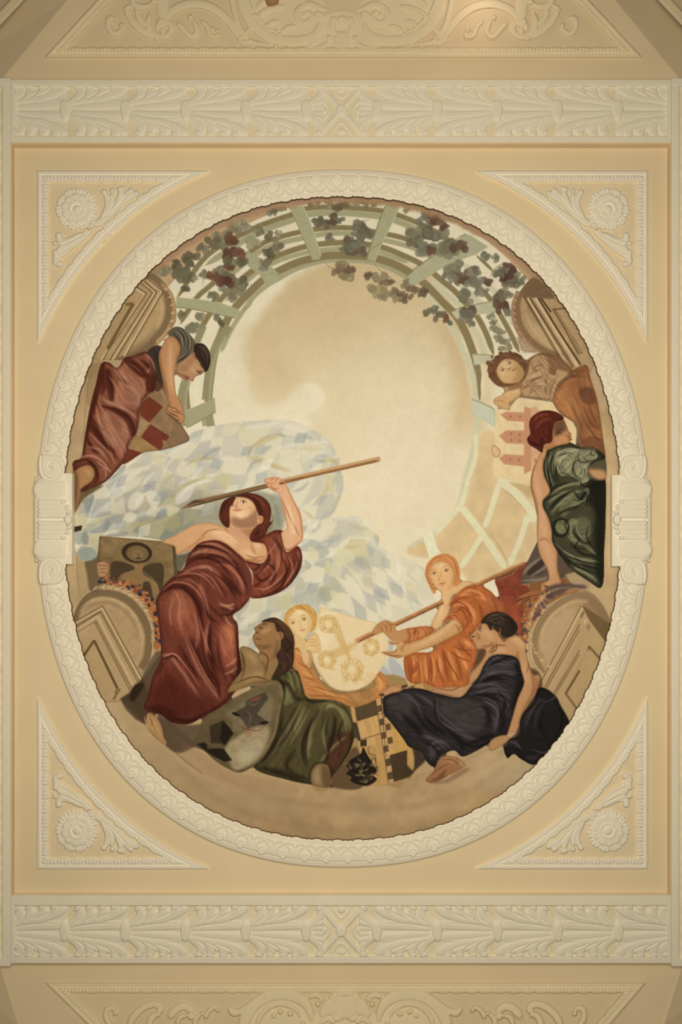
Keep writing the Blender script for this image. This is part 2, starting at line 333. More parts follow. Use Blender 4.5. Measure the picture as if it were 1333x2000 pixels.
aa, bb = np.where(fan, A2, A1), np.where(fan, B2, B1)
ia, ib = np.floor(aa).astype(int), np.floor(bb).astype(int)
par = (ia+ib) % 2
rnd = ((ia*7919+ib*104729) % 97)/97.0
edge = np.minimum(np.minimum(aa-ia, 1-(aa-ia)), np.minimum(bb-ib, 1-(bb-ib)))
soft = smooth(0, .07, edge)
left = smooth(520, 300, GX)
blue = BAN*(par == 0)*soft*(.45+.5*rnd)
wash('a3a297', blue*(.72+.28*left)); wash('d9cdae', BAN*(par == 1)*soft*(.4+.5*rnd))
wash('bfb283', BAN*(par == 1)*soft*smooth(.55, .9, rnd)*.7); wash('d6caae', BAN*smooth(200, 120, np.hypot((GX-400)*.6, GY-880))*.35)
wash('8f8f84', blue*smooth(360, 170, GX)*smooth(960, 1040, GY)*.6)
# dark hollow behind the shoulder
wash('8d8468', BAN*smooth(110, 40, np.hypot((GX-370)*.6, GY-1030))*.75)
wash('7f826f', BAN*smooth(70, 20, np.hypot((GX-330)*.9, GY-1040))*(par == 0)*.8)
wash('b5ae8e', BAN*smooth(120, 30, np.hypot((GX-470)*.8, GY-1240))*.35)
wash('ddd2b2', BAN*smooth(700, 780, GX)*smooth(1020, 1130, GY)*.5)
wash('d4c29a', BAN*smooth(640, 820, GX)*.25)
fr(130, 800)
for s, c in (("130 720 170 690 215 665 212 740 180 812 150 775", '86877c'), ("322 842 350 890 388 928 350 940 285 938 300 890", '8a8b80'), ("148 930 175 1000 165 1058 125 1045 122 990", '84887e'), ("555 830 690 780 640 860 560 870", '9b9a88'), ("720 780 780 770 790 830 740 850", '93948a'),
             ("440 870 490 800 550 830 520 880", 'd6caa6'), ("620 640 700 640 740 700 690 780 640 720", 'd8ceb2'), ("520 650 580 640 600 720 520 790 480 750", 'd8ceb0'), ("1020 350 1120 300 1210 290 1160 380 1020 440", 'b2ad9c'), ("790 760 850 760 890 780 830 830 790 830", 'd3c79c'), ("600 880 740 860 760 950 690 1010 610 960", 'a99f78'), ("750 870 870 830 900 900 840 950 770 930", 'a0966e'),
             ("350 600 400 480 460 430 450 500 390 560", 'a5a594'), ("70 830 120 770 165 860 140 910 90 890", 'c8bd92'), ("190 1020 250 1010 255 1060 210 1090", 'bdb48c'), ("90 1100 200 1080 245 1130 200 1180 110 1170", '909684'), ("900 560 1000 590 960 700 870 740 850 700", 'cdc6b2'), ("1060 700 1140 690 1160 740 1070 800", 'b0aa90'), ("1180 520 1290 510 1300 590 1230 620", 'c5b88a')):
    F(s, c, .8, 5)
MS('dfd6bc', 30, .5, 12, BAN, "190 620 330 560 480 480 600 380", "300 660 450 560 640 440 800 390", "420 900 560 830 780 760 900 740", "140 960 200 850 300 760 420 690", "860 720 960 610 1060 570 1150 560", "640 350 850 320 1000 240 1200 200", "1000 420 1150 400 1330 390")
MS('a39d86', 24, .6, 12, BAN, "340 780 420 690 560 640", "480 660 600 600 700 590", "250 870 340 820 420 830", "800 700 870 640 960 580 1090 530", "450 460 560 440 680 420", "540 540 600 500 660 490", "280 700 360 740", "720 620 800 540 880 500")
MS('b3a574', 26, .75, 8, BAN, "830 700 880 620 980 570 1100 520", "430 950 560 900 740 870 890 800", "1000 780 1150 760")
fr(430, 800)
MS('dfd7bd', 36, .45, 16, BAN, "0 180 200 140 420 120 620 160 780 260", "420 320 560 280 720 260 880 330", "620 420 760 340 900 350", "200 540 320 460 480 470", "860 860 1000 850 1140 880 1230 1000", "1000 1000 1120 990 1220 1060 1330 1150", "680 1240 800 1150 960 1120 1050 1120")
MS('bfae7c', 24, .75, 9, BAN, "270 330 320 270 430 220 480 200", "230 370 300 380 420 430 560 480", "770 420 860 390 930 420", "760 700 830 640 850 560", "700 930 720 850 640 780", "480 640 560 600", "960 1070 1030 1080 1090 1060")
MS('a9a794', 30, .6, 10, BAN, "300 340 370 310 410 280", "640 210 700 220 740 250", "530 330 560 300", "700 450 780 410 830 410", "880 600 920 520 930 460", "950 640 900 760 890 900", "690 980 760 930 800 880", "800 850 860 810 980 810", "1000 900 1100 930 1170 930")
for s, c in (("760 1050 860 1110 790 1170 770 1120", 'a8a58e'), ("930 1080 1040 1120 1050 1180 960 1200 900 1160", 'cfc59a'), ("1050 1180 1120 1150 1180 1250 1080 1220", 'aba58a'), ("770 1410 830 1380 900 1430 860 1500 780 1480", '9f9a80'), ("880 1310 940 1370 930 1440 860 1400", 'b1aa8a'), ("980 1290 1060 1330 1060 1430 1010 1390", 'd6ccaa'), ("560 1290 640 1310 660 1370 600 1400", 'b5af94'), ("700 1070 770 1130 760 1190 680 1160", 'd2c69e'), ("1150 1060 1210 1110 1170 1160", 'a9a78e'), ("1200 980 1245 1000 1230 1070", 'a8a791'), ("880 1200 960 1200 940 1310 890 1290", 'cfc6a0'), ("660 1170 720 1220 680 1250", 'a5a390'), ("560 1470 680 1430 780 1470 770 1540 660 1500 570 1530", 'aeaa96'), ("430 1480 560 1450 540 1560 440 1560", 'bdb58e'), ("860 1420 920 1430 980 1550 900 1510", 'd0c69c')):
    F(s, c, .75, 5)
fr(600, 950)
MS('e0d7b8', 34, .45, 16, BAN, "560 470 720 520 860 620", "380 640 560 760 700 960", "600 620 760 800 860 980", "300 700 420 820 480 960")
MS('b7b29c', 20, .5, 8, BAN, "480 700 560 880 620 1020", "640 700 780 860 850 1000", "330 860 400 980", "760 660 860 760 900 860", "700 560 760 600")
for s in ("560 1390 650 1450 640 1560 600 1500", "650 1330 760 1440 780 1540 700 1500 650 1440", "640 1190 690 1180 650 1330"): F(s, 'a9a6a0', .85, 4)
# ================================================================= left reclining figure, checked board
fr(120, 600)
BRD = F("735 570 800 650 860 790 960 950 1000 1040 880 1090 770 1120 640 1140 480 1225 540 1000 600 800 680 690", '91704a', pid=24)
for s, c in (("690 700 800 782 690 903 620 850 608 760", '6c3121'), ("697 915 848 1010 822 1050 790 1035 800 1085 770 1122 622 1020", '6b3022'), ("500 1100 645 1143 500 1225 470 1230", '6a2d1f'), ("800 785 880 840 850 1000 697 905", '8c6d4c'), ("600 870 690 905 612 1012 575 990", 'a28159'), ("880 850 960 950 1000 1040 890 1085 790 1110 850 1010 870 940", '826447'), ("570 1020 625 1020 770 1122 640 1140 530 1100", '9a7848')):
    F(s, c, .95, 2, BRD, True)
L("750 590 850 775", 12, 'b08c60', .9, 2); L("1000 1040 880 1090 770 1120", 5, '5a4028', .8, 2); mottle(BRD, .09)
F("130 1440 330 1390 250 1450 180 1500 110 1600 90 1600", '66502f', .95, 5)
F("98 1290 105 1200 260 1210 300 1300 260 1390 150 1440", "36170f", 1, 4)
F("98 1290 180 1235 240 1248 262 1310 230 1372 160 1420 140 1500 100 1600 85 1400", 'a87d4b', 1, 2, pid=20)
F("92 1290 130 1310 135 1420 110 1590 85 1560", '5f4326', .8, 14); S("170 1270 220 1290 215 1340", 40, 'bd9058', .8, 14)
RB = F("330 430 385 440 440 482 490 405 560 382 650 350 700 370 735 440 745 520 738 600 722 660 690 670 670 700 640 730 615 790 608 850 600 930 582 995 550 1030 522 1090 502 1180 480 1222 430 1282 350 1362 250 1412 145 1435 200 1390 250 1350 272 1290 232 1232 150 1250 98 1285 105 1205 160 1170 190 980 230 760 272 600 300 480", '82492f', pid=21)
for s, c, b in (("470 430 560 450 640 540 662 640 600 740 530 640 480 560 430 505", '9c6444', 22), ("400 720 470 560 560 600 620 660 640 700 608 800 520 790 420 775 350 755", 'a26a49', 22), ("320 830 400 825 500 880 560 960 545 1010 505 1000 470 960 470 1050 440 1110 390 1050 350 950", 'ab7450', 18), ("470 960 545 960 520 1080 480 1180 440 1120", 'a06848', 14), ("330 560 380 600 425 720 380 740 330 640", '9a6244', 12)):
    F(s, c, .9, b, RB)
MS('522013', 46, .85, 12, RB, "322 460 335 600 318 700", "270 640 258 780 215 900", "225 850 300 1000 390 1130 430 1200", "480 412 590 470 650 535 710 510", "700 560 695 665")
MS('461a10', 26, .9, 8, RB, "300 770 380 790 460 815 540 880 575 990", "350 480 390 600 402 720", "195 1000 240 1100 300 1150", "110 1215 200 1195 262 1260 285 1340 245 1395", "620 410 690 470 720 540", "560 860 590 940", "430 500 470 560 560 620")
MS('b07c58', 20, .85, 7, RB, "310 690 350 735 470 785 560 840 605 900", "270 760 300 900 380 1040 450 1150", "215 880 300 960 360 1060 430 1250", "200 1090 300 1120 380 1220", "600 650 610 740 612 850", "440 490 500 560 580 680 600 740", "390 450 440 520 520 640", "640 560 662 640", "655 360 705 420 738 540", "480 420 560 410 640 470")
MS('b5825f', 11, .9, 4, RB, "150 1172 240 1160 330 1215 390 1310", "270 1200 350 1260 400 1290", "300 1290 340 1260 350 1320 320 1370", "480 960 520 980 540 1020", "665 520 700 480 715 440")
F("370 850 430 830 470 920 450 990 400 950", '8a5636', .7, 20, RB); mottle(RB, .06)
F('700 330 800 330 800 600 740 660 700 560', '5a3a28', 1, 4)
TN = F("675 350 730 308 800 330 785 420 805 600 770 585 742 470 715 400", '3a3128', 1, 3, pid=23)
AR = "800 285 838 235 890 240 932 310 912 400 884 500 890 620 902 690 940 740 960 820 966 880 932 912 885 870 830 832 826 792 852 762 830 700 800 600 772 470 765 370"
TS = F("835 215 880 158 950 165 1020 230 1052 290 1045 350 985 395 905 445 900 330 880 250", '5e5340', pid=23)
MS('857a60', 9, .8, 3, TS, "890 180 940 230 960 330", "930 170 990 240 1000 330", "985 210 1030 290", "900 420 980 370 1040 330", "905 400 960 360", "930 290 930 400")
MS('2c261e', 10, .8, 3, TS, "870 200 920 260 935 340", "915 175 970 240 985 340", "905 435 960 400 1030 350", "960 190 1010 270", "900 270 915 390")
FC = F("895 475 940 430 985 390 1045 350 1080 372 1092 420 1130 480 1105 520 1050 545 1030 580 995 572 930 548 900 512", 'b0855a', pid=20)
MS('c99d6e', 34, .7, 12, FC, "960 430 1020 480 1060 520", "1060 470 1100 500")
MS('80583a', 20, .7, 8, FC, "900 510 940 530 1000 545", "1000 420 1040 400", "985 545 1020 565")
MS('4a2a1c', 8, .9, 2, FC, "1060 500 1085 520 1090 510", "960 548 985 555 1005 545", "1015 545 1030 575")
L("940 555 975 570 1000 560", 5, '7a3a2a', .9, 2); F(E(1048, 385, 20, 30, -20), 'a06a4a', 1, 3, pid=20); S("1040 370 1055 390 1045 405", 7, '6a3c28', .8, 2)
HR = F("1040 350 1050 290 1112 290 1160 350 1168 420 1150 490 1122 505 1112 440 1075 400 1068 370", '2d2119', 1, 2, pid=22)
MS('57453a', 7, .7, 3, HR, "1070 310 1120 340 1150 400", "1060 330 1100 360 1125 420", "1100 300 1145 350")
AM = F(AR, 'b88554', pid=20)
MS('cc9d6a', 46, .7, 18, AM, "860 270 850 420 850 560 860 680", "900 740 930 800"); MS('8f5f38', 26, .7, 10, AM, "775 380 785 500 815 620 840 710", "905 320 890 420", "895 620 905 690")
MS('5d3a22', 6, .85, 2, AM, "850 800 890 820 930 830", "840 820 890 850 930 870", "880 870 920 890", "860 780 900 790", "945 780 958 850"); L("830 830 885 872 932 910", 7, '3c2718', .8, 3)
# ================================================================= upper right: reclining woman with the castle board
fr(900, 650)
CB = F("380 600 450 508 730 545 800 620 880 700 910 760 900 900 700 1000 560 1100 548 1202 268 1122 274 600", 'dbc08e', 1, 2, None, True, pid=83); mottle(CB, .03)
F("380 1170 548 1202 560 1300 470 1230", 'c0a06a', .7, 10)
for s in ("500 578 552 590 556 640 556 1075 498 1108", "312 640 360 618 505 625 505 698 368 690", "303 806 358 764 502 765 502 872 358 865", "303 985 345 950 502 960 502 1048 348 1030"): F(s, 'bd8560', .95, 3, CB, True)
F("552 605 640 640 600 760 640 900 620 980 560 1070", 'c28d68', .7, 10, CB)
MS('a2694c', 5, .8, 2, CB, "505 620 510 1060", "535 595 535 1085", "360 618 368 690", "358 765 358 865", "345 950 350 1030", "430 630 430 690", "425 770 425 865", "440 955 440 1040", "550 600 552 1070", "370 715 500 735")
for x, y in ((392, 655), (468, 658), (398, 790), (398, 840), (465, 800), (465, 845), (390, 993), (460, 997), (590, 1000)): F(E(x, y, 10, 12), 'a0664a', .8, 3)
F("243 905 262 880 300 905 318 935 300 972 258 965", 'd6b27c', 1, 2, pid=80); MS('a67a4c', 4, .8, 1, None, "262 900 305 925", "255 925 305 948", "262 950 300 965", "262 882 300 905 318 935")
SK = F("730 400 800 340 870 300 985 255 1022 370 1062 490 1092 640 1120 850 1132 985 1040 930 940 885 920 740 870 690 790 640 732 560 715 490", '96613a', pid=81)
F("740 520 800 450 880 520 930 640 940 740 870 690 790 630", 'a87242', .8, 20, SK); F("925 470 960 430 1040 440 1060 540 980 560", '67402a', .85, 12, SK)
MS('6e4429', 22, .7, 9, SK, "740 470 800 380 900 330 980 300", "870 520 910 640 960 740", "960 560 1020 700 1100 780", "950 850 1040 820 1120 860", "1000 640 1060 780", "900 300 960 290"); MS('b88254', 14, .6, 8, SK, "880 500 920 620 950 700", "1010 600 1070 720", "800 360 900 320", "990 740 1060 830")
F("940 860 1040 820 1130 880 1132 985 1040 935", '7b4a33', .7, 12, SK); mottle(SK, .07)
F('430 440 500 250 560 190 640 160 760 190 860 270 880 330 760 440 700 520 480 500', '7d5d3c', 1, 5, pid=81)
BL = F("445 430 520 340 560 210 640 175 705 240 690 310 740 335 762 285 855 310 760 400 712 525 640 512 470 492 440 470", 'ae8a60', pid=81)
MS('7c5b3c', 9, .7, 3, BL, "530 330 600 300 650 310", "500 380 570 370 640 350", "470 430 540 420 600 390", "600 200 640 260 690 300", "690 310 660 420 690 500", "740 340 700 420 710 510", "560 220 570 290 640 290", "520 490 600 440 660 400", "620 430 640 500", "560 440 590 500")
MS('cbab7c', 14, .7, 6, BL, "520 360 590 330 660 280", "570 440 640 400 690 420", "600 220 650 230", "480 450 560 400", "720 320 760 340")
F("700 180 760 190 830 270 850 310 760 290 700 250", '83603e', .85, 8, pid=81)
AM = F("340 470 430 430 470 440 470 490 430 520 385 550 388 605 330 592 272 562 262 522 320 490", 'c8a068', pid=80)
MS('94683c', 6, .8, 2, AM, "270 540 320 530 350 560", "290 565 340 560", "380 550 390 600", "300 520 350 510"); S("350 490 430 460 465 470", 20, 'dbb880', .7, 8, AM); L("385 552 440 520 480 490", 7, '7f5d38', .8, 3)
F("335 380 440 370 480 400 440 440 350 450", '8a653e', .95, 6, pid=80); F("340 390 375 400 370 450 345 450", 'c39a62', .9, 4)
F("222 265 280 190 350 160 430 155 490 195 512 245 505 330 420 410 330 425 290 415 240 370 216 310", '6b482e', 1, 3, pid=82)
FC = F("285 285 330 218 400 208 462 248 500 315 470 375 405 398 335 390 292 335", 'c6a26b', 1, 3, pid=80)
F("420 245 470 255 502 318 462 378 400 385 440 330", 'a07a48', .75, 18, FC); F("300 270 345 225 390 250 350 330 320 330", 'd6b67e', .7, 14, FC)
def eye(x, y, w, ang, iris='4a3020', lid='5a3a24', wh='dcc69a', m=None, k=1.0):
    c, s = math.cos(math.radians(ang)), math.sin(math.radians(ang))
    T = lambda *p: [v for a, b in zip(p[::2], p[1::2]) for v in (x+w*(a*c-b*s), y+w*(a*s+b*c))]
    F(T(-1, .05, -.4, -.42, .4, -.42, 1, .05, .4, .36, -.4, .36), wh, .8*k, .5, m); F(T(-.38, -.1, 0, -.42, .38, -.1, .3, .25, 0, .36, -.3, .25), iris, .95*k, .5, m)
    L(T(-1.15, .1, -.5, -.42, .4, -.46, 1.15, .05), w*.26, lid, .95*k, .8, m); L(T(-.8, .3, 0, .5, .8, .3), w*.14, lid, .5*k, .8, m)
    S(T(-1.1, -.55, -.2, -1.0, 1.1, -.6), w*.16, lid, .45*k, 1, m); S(T(-1.3, -1.1, -.2, -1.75, 1.4, -1.2), w*.3, lid, .55*k, 2, m)
eye(333, 294, 16, -32, m=FC); eye(388, 240, 15, -32, m=FC)
MS('7d5a36', 7, .8, 3, FC, "352 285 372 290 392 286", "362 262 380 282"); MS('5a3a26', 6, .8, 2, FC, "378 284 390 278 396 268")
MS('96523a', 9, .9, 3, FC, "402 304 420 290 440 282"); MS('b07a58', 7, .7, 3, FC, "412 312 432 298"); MS('7a5a36', 6, .6, 3, FC, "430 330 450 318")
HR = None
for i in range(64):
    q = random.Random(i+50); t = q.random()*4.0-.1; rr = q.uniform(.86, 1.12); x = 360+138*math.cos(-t)*rr; y = 275-112*math.sin(t)*rr
    F(E(x, y, 14, 11, 0, 8), '6b482e', .7, 3, pid=82); L(E(x, y, 12, 9, q.uniform(0, 180), 8)[:12], 5, ('462b1a', '94693f', '5a3a24')[i % 3], .8, 2)
# ================================================================= woman in green, seen from behind
BX = (900, 950)
fr(*BX)
CH = F("610 415 780 440 900 560 1005 640 900 690 800 720 640 742 470 772 450 742 520 600", '584737', 1, 2, None, True, pid=93)
F("525 690 560 620 680 540 690 600 620 690", '3a2c22', .95, 4, CH)
MS('897b68', 22, .9, 5, CH, "470 740 640 728 680 700", "480 700 540 630 660 540", "540 710 640 650 690 600", "760 500 830 540"); F("1020 680 1000 820 870 830 760 800 830 720", 'a98b5c', .9, 4, None, True)
fr(900, 650)
AM = F("640 930 600 1000 560 1100 550 1200 580 1320 600 1420 600 1600 622 1730 682 1850 690 1930 640 1962 632 2010 660 2040 690 2085 720 2070 770 2062 800 2020 792 1950 762 1850 755 1700 712 1550 690 1440 660 1340 700 1250 690 1120 720 920", 'c0905f', pid=90)
S("590 1060 600 1200 640 1400 660 1600 700 1780 720 1920", 50, 'cfa272', .7, 22, AM); MS('94643a', 16, .7, 7, AM, "560 1110 555 1200 600 1360 604 1580", "750 1720 765 1870 790 1960", "610 1630 660 1610 710 1650", "690 1300 680 1420 710 1500", "640 960 660 1060 650 1160")
MS('5f3c22', 6, .8, 2, AM, "650 1990 680 1985 700 2030", "700 1990 720 2030", "740 1985 760 2025", "640 1960 700 1985 790 1960"); F("790 1890 805 1960 800 2030 770 2060 790 1980", '3a2a1c', .8, 4)
L("552 1200 585 1330 600 1420", 5, '5a4028', .7, 2)
F('900 900 1110 930 1135 1160 1000 1170 900 1050', '4b4630', 1, 4)
GR = F("690 908 760 882 830 852 905 880 960 905 1040 905 1112 950 1132 985 1050 1012 1005 1060 1012 1140 1100 1160 1137 1160 1135 1500 1125 1700 1110 1982 1000 1940 860 1840 782 1742 722 1640 714 1540 690 1445 650 1370 648 1310 702 1240 660 1125 648 1040 668 960", '403d29', pid=91)
F("1010 1160 1140 1160 1130 1700 1110 1980 1060 1800 1040 1560 1060 1400 960 1300", '1d1c13', .9, 24, GR)
MS('7d7a55', 22, .85, 8, GR, "720 920 690 1010 690 1100 730 1200", "790 890 740 960 740 1080", "700 1260 800 1200 920 1180 1010 1150", "680 1330 760 1270 860 1240", "700 1430 780 1330 900 1250 960 1240", "730 1450 830 1390 940 1340 1000 1320", "960 1240 1000 1230 960 1340", "840 1480 880 1580 1000 1680 1120 1790", "780 1700 900 1760 1010 1780 1120 1800", "850 1830 980 1880 1090 1960")
F("770 1320 900 1270 950 1330 860 1390 800 1440", '6a6846', .9, 14, GR); F("900 1470 1000 1450 1020 1560 980 1640 920 1600", '625f42', .9, 14, GR); F("860 1460 920 1470 900 1560 960 1660 880 1640 830 1560", '7a7852', .8, 10, GR)
MS('17170f', 18, .9, 5, GR, "700 930 672 1020 690 1130 720 1230", "760 920 720 1000 730 1120 760 1180", "690 1260 760 1200 860 1170", "700 1390 790 1290 880 1220", "720 1460 800 1400 900 1370 1000 1300", "880 1230 940 1300 990 1240", "900 1500 890 1570 960 1640 1030 1640", "740 1680 820 1760 900 1840", "880 1740 980 1820 1110 1850", "860 1650 960 1730 1110 1750", "820 1450 700 1430", "1000 1560 1040 1670")
F(E(785, 1525, 70, 78), '1c1c12', .9, 4, GR); SC_ = F(E(792, 1520, 48, 55), '726e48', .95, 4, GR); MS('3c3a26', 7, .8, 3, SC_, "760 1500 790 1480 820 1510", "790 1490 780 1560", "810 1500 800 1560")
CF = F("745 950 800 915 860 900 955 910 1040 898 1072 972 1012 1030 1012 1140 960 1172 872 1122 782 1112 742 1025", '8e8763', pid=91)
MS('3a3826', 10, .9, 3, CF, "940 920 920 980 940 1010 1010 1010 1060 980", "950 980 900 1010 885 1060 910 1120", "1040 905 1020 950 1060 960", "760 970 820 950 870 970", "770 1090 830 1110 880 1110", "880 1030 880 1100 950 1160", "960 1010 1000 930", "940 1010 960 1070")
MS('aba37c', 22, .7, 8, CF, "780 1040 800 980 860 940", "940 1080 960 1040 1000 1090", "820 1060 850 1010 870 1000", "960 960 1010 940"); MS('625c40', 8, .7, 3, CF, "790 1000 830 990 860 1010", "800 1060 840 1070", "930 1060 950 1110", "965 1060 975 1120")
MS('15150f', 16, .85, 6, None, "1050 930 1110 950 1132 985", "1060 1030 1130 1000")
F("1000 1075 1070 1058 1137 1090 1137 1148 1050 1140", 'c1935f', .95, 14, pid=90); F("1020 1020 1080 1010 1132 1000 1120 1060 1040 1070", '5a4a30', .7, 14)
FC = F("690 760 740 690 800 670 830 725 846 765 870 795 862 812 874 832 862 848 842 868 765 885 692 915 655 905 680 850 700 800", 'a87648', 1, 2, pid=90)
F("730 690 800 668 835 730 800 790 740 800", '66482f', .9, 12, FC); F("740 830 800 800 850 830 840 870 760 885", 'c58f5c', .8, 12, FC); S("790 780 830 790 850 800", 20, 'b98a5a', .7, 7, FC)
MS('3c2418', 9, .9, 3, FC, "742 800 765 782 795 776", "755 772 785 755 805 755"); MS('4a2a1c', 7, .8, 2, FC, "835 806 852 816 868 812", "846 832 860 838 872 834", "862 795 870 800"); MS('d09c68', 9, .7, 3, FC, "838 770 858 792", "760 840 800 850")
F(E(690, 865, 22, 26, 20), 'c18a5a', 1, 3, pid=90); S("680 850 700 868 690 885", 6, '6a3c26', .8, 2)
HR = F("523 830 548 790 540 720 560 660 640 612 740 617 808 662 790 685 740 700 722 770 716 850 660 875 640 935 590 905 540 875", '54200f'.replace('0f', '16'), pid=92)
MS('86402a', 22, .75, 10, HR, "570 700 620 650 700 640", "580 760 640 690 710 670", "660 700 690 760"); MS('6e2e1e', 6, .7, 3, HR, "560 700 600 660 680 640", "560 730 610 700 690 690", "575 800 630 760 700 750", "600 830 650 790 700 790", "545 820 570 800 600 800", "700 640 750 640 790 660")
MS('2f0f0b', 14, .8, 6, HR, "540 840 580 870 640 890", "640 800 640 860 600 880", "700 690 700 780 690 850", "590 780 610 840", "545 790 590 800", "760 640 800 665")
# ================================================================= figures of the lower half: first the dark wall and the ledge steps
fr(240, 1180)
F("-20 740 60 690 120 620 170 560 300 380 330 700 200 860 190 950 100 900 30 830", '43331f', .95, 6, None, True)
F("160 560 240 400 310 370 320 520 220 700", '5b4830', .8, 8)
F("190 940 320 900 420 960 580 1110 520 1120 430 1168 330 1100 250 1040", '5c4830', .9, 8)
F("420 1165 540 1110 720 1215 900 1320 1333 1400 1333 1490 900 1420 640 1330", 'a28355', .85, 12)
L("420 1168 520 1250 630 1330", 7, '6a5030', .8, 3)
F("0 800 150 960 330 1110 600 1330 900 1440 1333 1530 1333 1640 800 1640 400 1400 100 1120", 'a08457', .5, 40)
fr(460, 1150)
F("560 900 1330 700 1330 1490 1150 1535 800 1555 600 1530", '9a7a48', 1, 6)
F("720 1440 860 1300 960 1250 1000 1545 760 1550", '5b4328', .95, 10)
# ---- Palatine checker and lion cloth
CHK = F("900 900 1180 830 1400 770 1400 1470 1205 1522 1150 1535 1000 1545 960 1180 920 1050", 'b98d52', .98, 2, None, True, pid=73)
for s, c in (("930 910 1100 855 1122 982 952 1037", '4d3d29'), ("950 1040 1122 985 1142 1130 975 1182", 'c2975c'), ("918 1048 950 1045 985 1185 950 1195", '382c1d'), ("1148 1128 1250 1092 1350 1180 1350 1262 1172 1312", 'c4954f'), ("1172 1312 1345 1262 1345 1480 1206 1522", '40301e'), ("978 1188 1030 1176 1030 1230 980 1235", '35291b'), ("1030 1172 1088 1156 1100 1240 1030 1240", 'c39a62')):
    F(s, c, .95, 2, CHK, True)
for i in range(13):
    x, y = 1100+i*8.2, 866+i*52.5
    for k in (0, 1):
        q = [x+k*40, y-k*13, x+k*40+39, y-k*13-12, x+k*40+46, y-k*13+38, x+k*40+7, y-k*13+50]
        if k == 0 or i < 8: F(q, ('c09660', '57432c')[(i+k) % 2], .95, 2, CHK, True)
lines('4a3722', 5, "1098 858 1200 1525", "1140 850 1180 1310", "950 1037 1122 983 1300 925", "975 1183 1142 1131", m=CHK, a=.8)
MS('4a3520', 6, .9, 2, None, "1080 1230 1040 1240 1050 1290 1090 1300 1100 1350 1080 1390", "1060 1250 1080 1280", "1050 1310 1090 1330 1110 1400")
F("900 1340 980 1290 1000 1240 1030 1290 1070 1360 1110 1430 1060 1450 1110 1490 1040 1540 960 1530 900 1500 920 1470 870 1450 900 1410 870 1390", '221a13', 1, 3, pid=73)
MS('7d6c4a', 12, .8, 4, None, "920 1380 960 1390 1000 1370", "960 1420 1020 1420 1050 1390", "900 1440 960 1460 1000 1450", "960 1500 1020 1510 1060 1480", "1010 1340 1050 1380")
fr(690, 1060)
CH2 = F("220 1190 300 1130 380 1112 490 1078 540 1090 560 1150 400 1180 250 1240", 'b98e54', 1, 2, None, True, pid=73)
for s, c in (("375 1120 425 1105 432 1128 385 1145", '4a3826'), ("478 1085 522 1075 528 1098 485 1110", '4a3826'), ("430 1102 476 1088 482 1110 436 1126", 'c39b62'), ("435 1130 480 1115 486 1138 440 1150", '6a5234')): F(s, c, .95, 2, CH2, True)
# ================================================================= fair haired figure behind the heart shaped shield
fr(460, 1150)
GA = F("440 462 520 468 590 590 680 740 800 820 880 815 1000 800 1090 760 1100 640 1182 690 1182 780 1130 850 940 925 780 872 560 852 530 760 480 650 436 560", 'bd8246', 1, 2, pid=51)
MS('d49a58', 22, .8, 8, GA, "470 480 540 530 560 580", "520 640 600 700 680 770", "560 740 680 800 800 840", "1110 680 1140 740 1130 800", "480 580 560 640", "960 870 1060 830")
MS('935a2c', 12, .75, 5, GA, "530 690 620 730 700 800", "550 780 640 800 760 850", "490 540 560 600 620 660", "1120 720 1150 780", "560 830 660 835 760 868", "830 850 920 900 1000 880")
F("860 830 1000 800 1130 790 1040 880 940 925", 'a07844', .8, 14, GA)
F("440 380 540 390 560 480 590 580 560 600 530 570 500 470 455 460", 'd3ac74', 1, 3, pid=50)
HR = F("382 250 410 172 480 130 560 125 622 170 642 235 610 330 450 365 420 340", 'c08f48', 1, 3, pid=52)
MS('dab46c', 12, .7, 5, HR, "410 250 430 190 490 145", "540 135 600 170 620 220"); MS('a06e34', 8, .7, 3, HR, "395 260 410 220", "500 135 540 160 600 200", "610 180 630 240")
FC = F("415 250 440 200 490 160 560 180 602 250 592 320 545 388 480 382 440 325", 'dcbc84', 1, 2, pid=50)
S("460 200 500 180 540 200", 40, 'e8d09c', .7, 16, FC)
eye(453, 270, 17, -16, '5a3e22', '8a6038', 'e0cc9e', FC); eye(541, 241, 20, -16, '5a3e22', '8a6038', 'e0cc9e', FC)
MS('b98c54', 6, .8, 3, FC, "497 235 505 270 512 296", "492 296 508 304 526 298"); MS('b5644a', 9, .9, 3, FC, "503 328 518 322 530 324 556 314"); MS('c88a68', 8, .7, 3, FC, "514 336 534 334 548 326"); MS('c49a60', 20, .6, 10, FC, "575 220 582 290 550 360", "448 310 480 372 530 386"); MS('e6d09e', 14, .6, 6, FC, "470 300 480 330", "540 280 555 300")
SH = F("662 145 665 143 800 182 1000 245 1110 275 1195 400 1192 500 1140 625 1060 735 960 790 860 802 760 775 680 695 612 565 598 440 638 280", 'dcc292', 1, 2, pid=53)
F("640 300 700 180 800 190 760 400 660 480", 'e2cc9e', .8, 30, SH); L("662 150 600 440 615 570 690 700 770 778 860 802 970 785 1070 720", 9, 'c4a468', .8, 4, SH)
MS('cba766', 36, .75, 7, SH, "770 200 830 400 900 570", "690 540 820 500 960 430"); MS('b98f50', 8, .55, 4, SH, "790 200 850 400 915 560", "690 560 830 520 960 450")
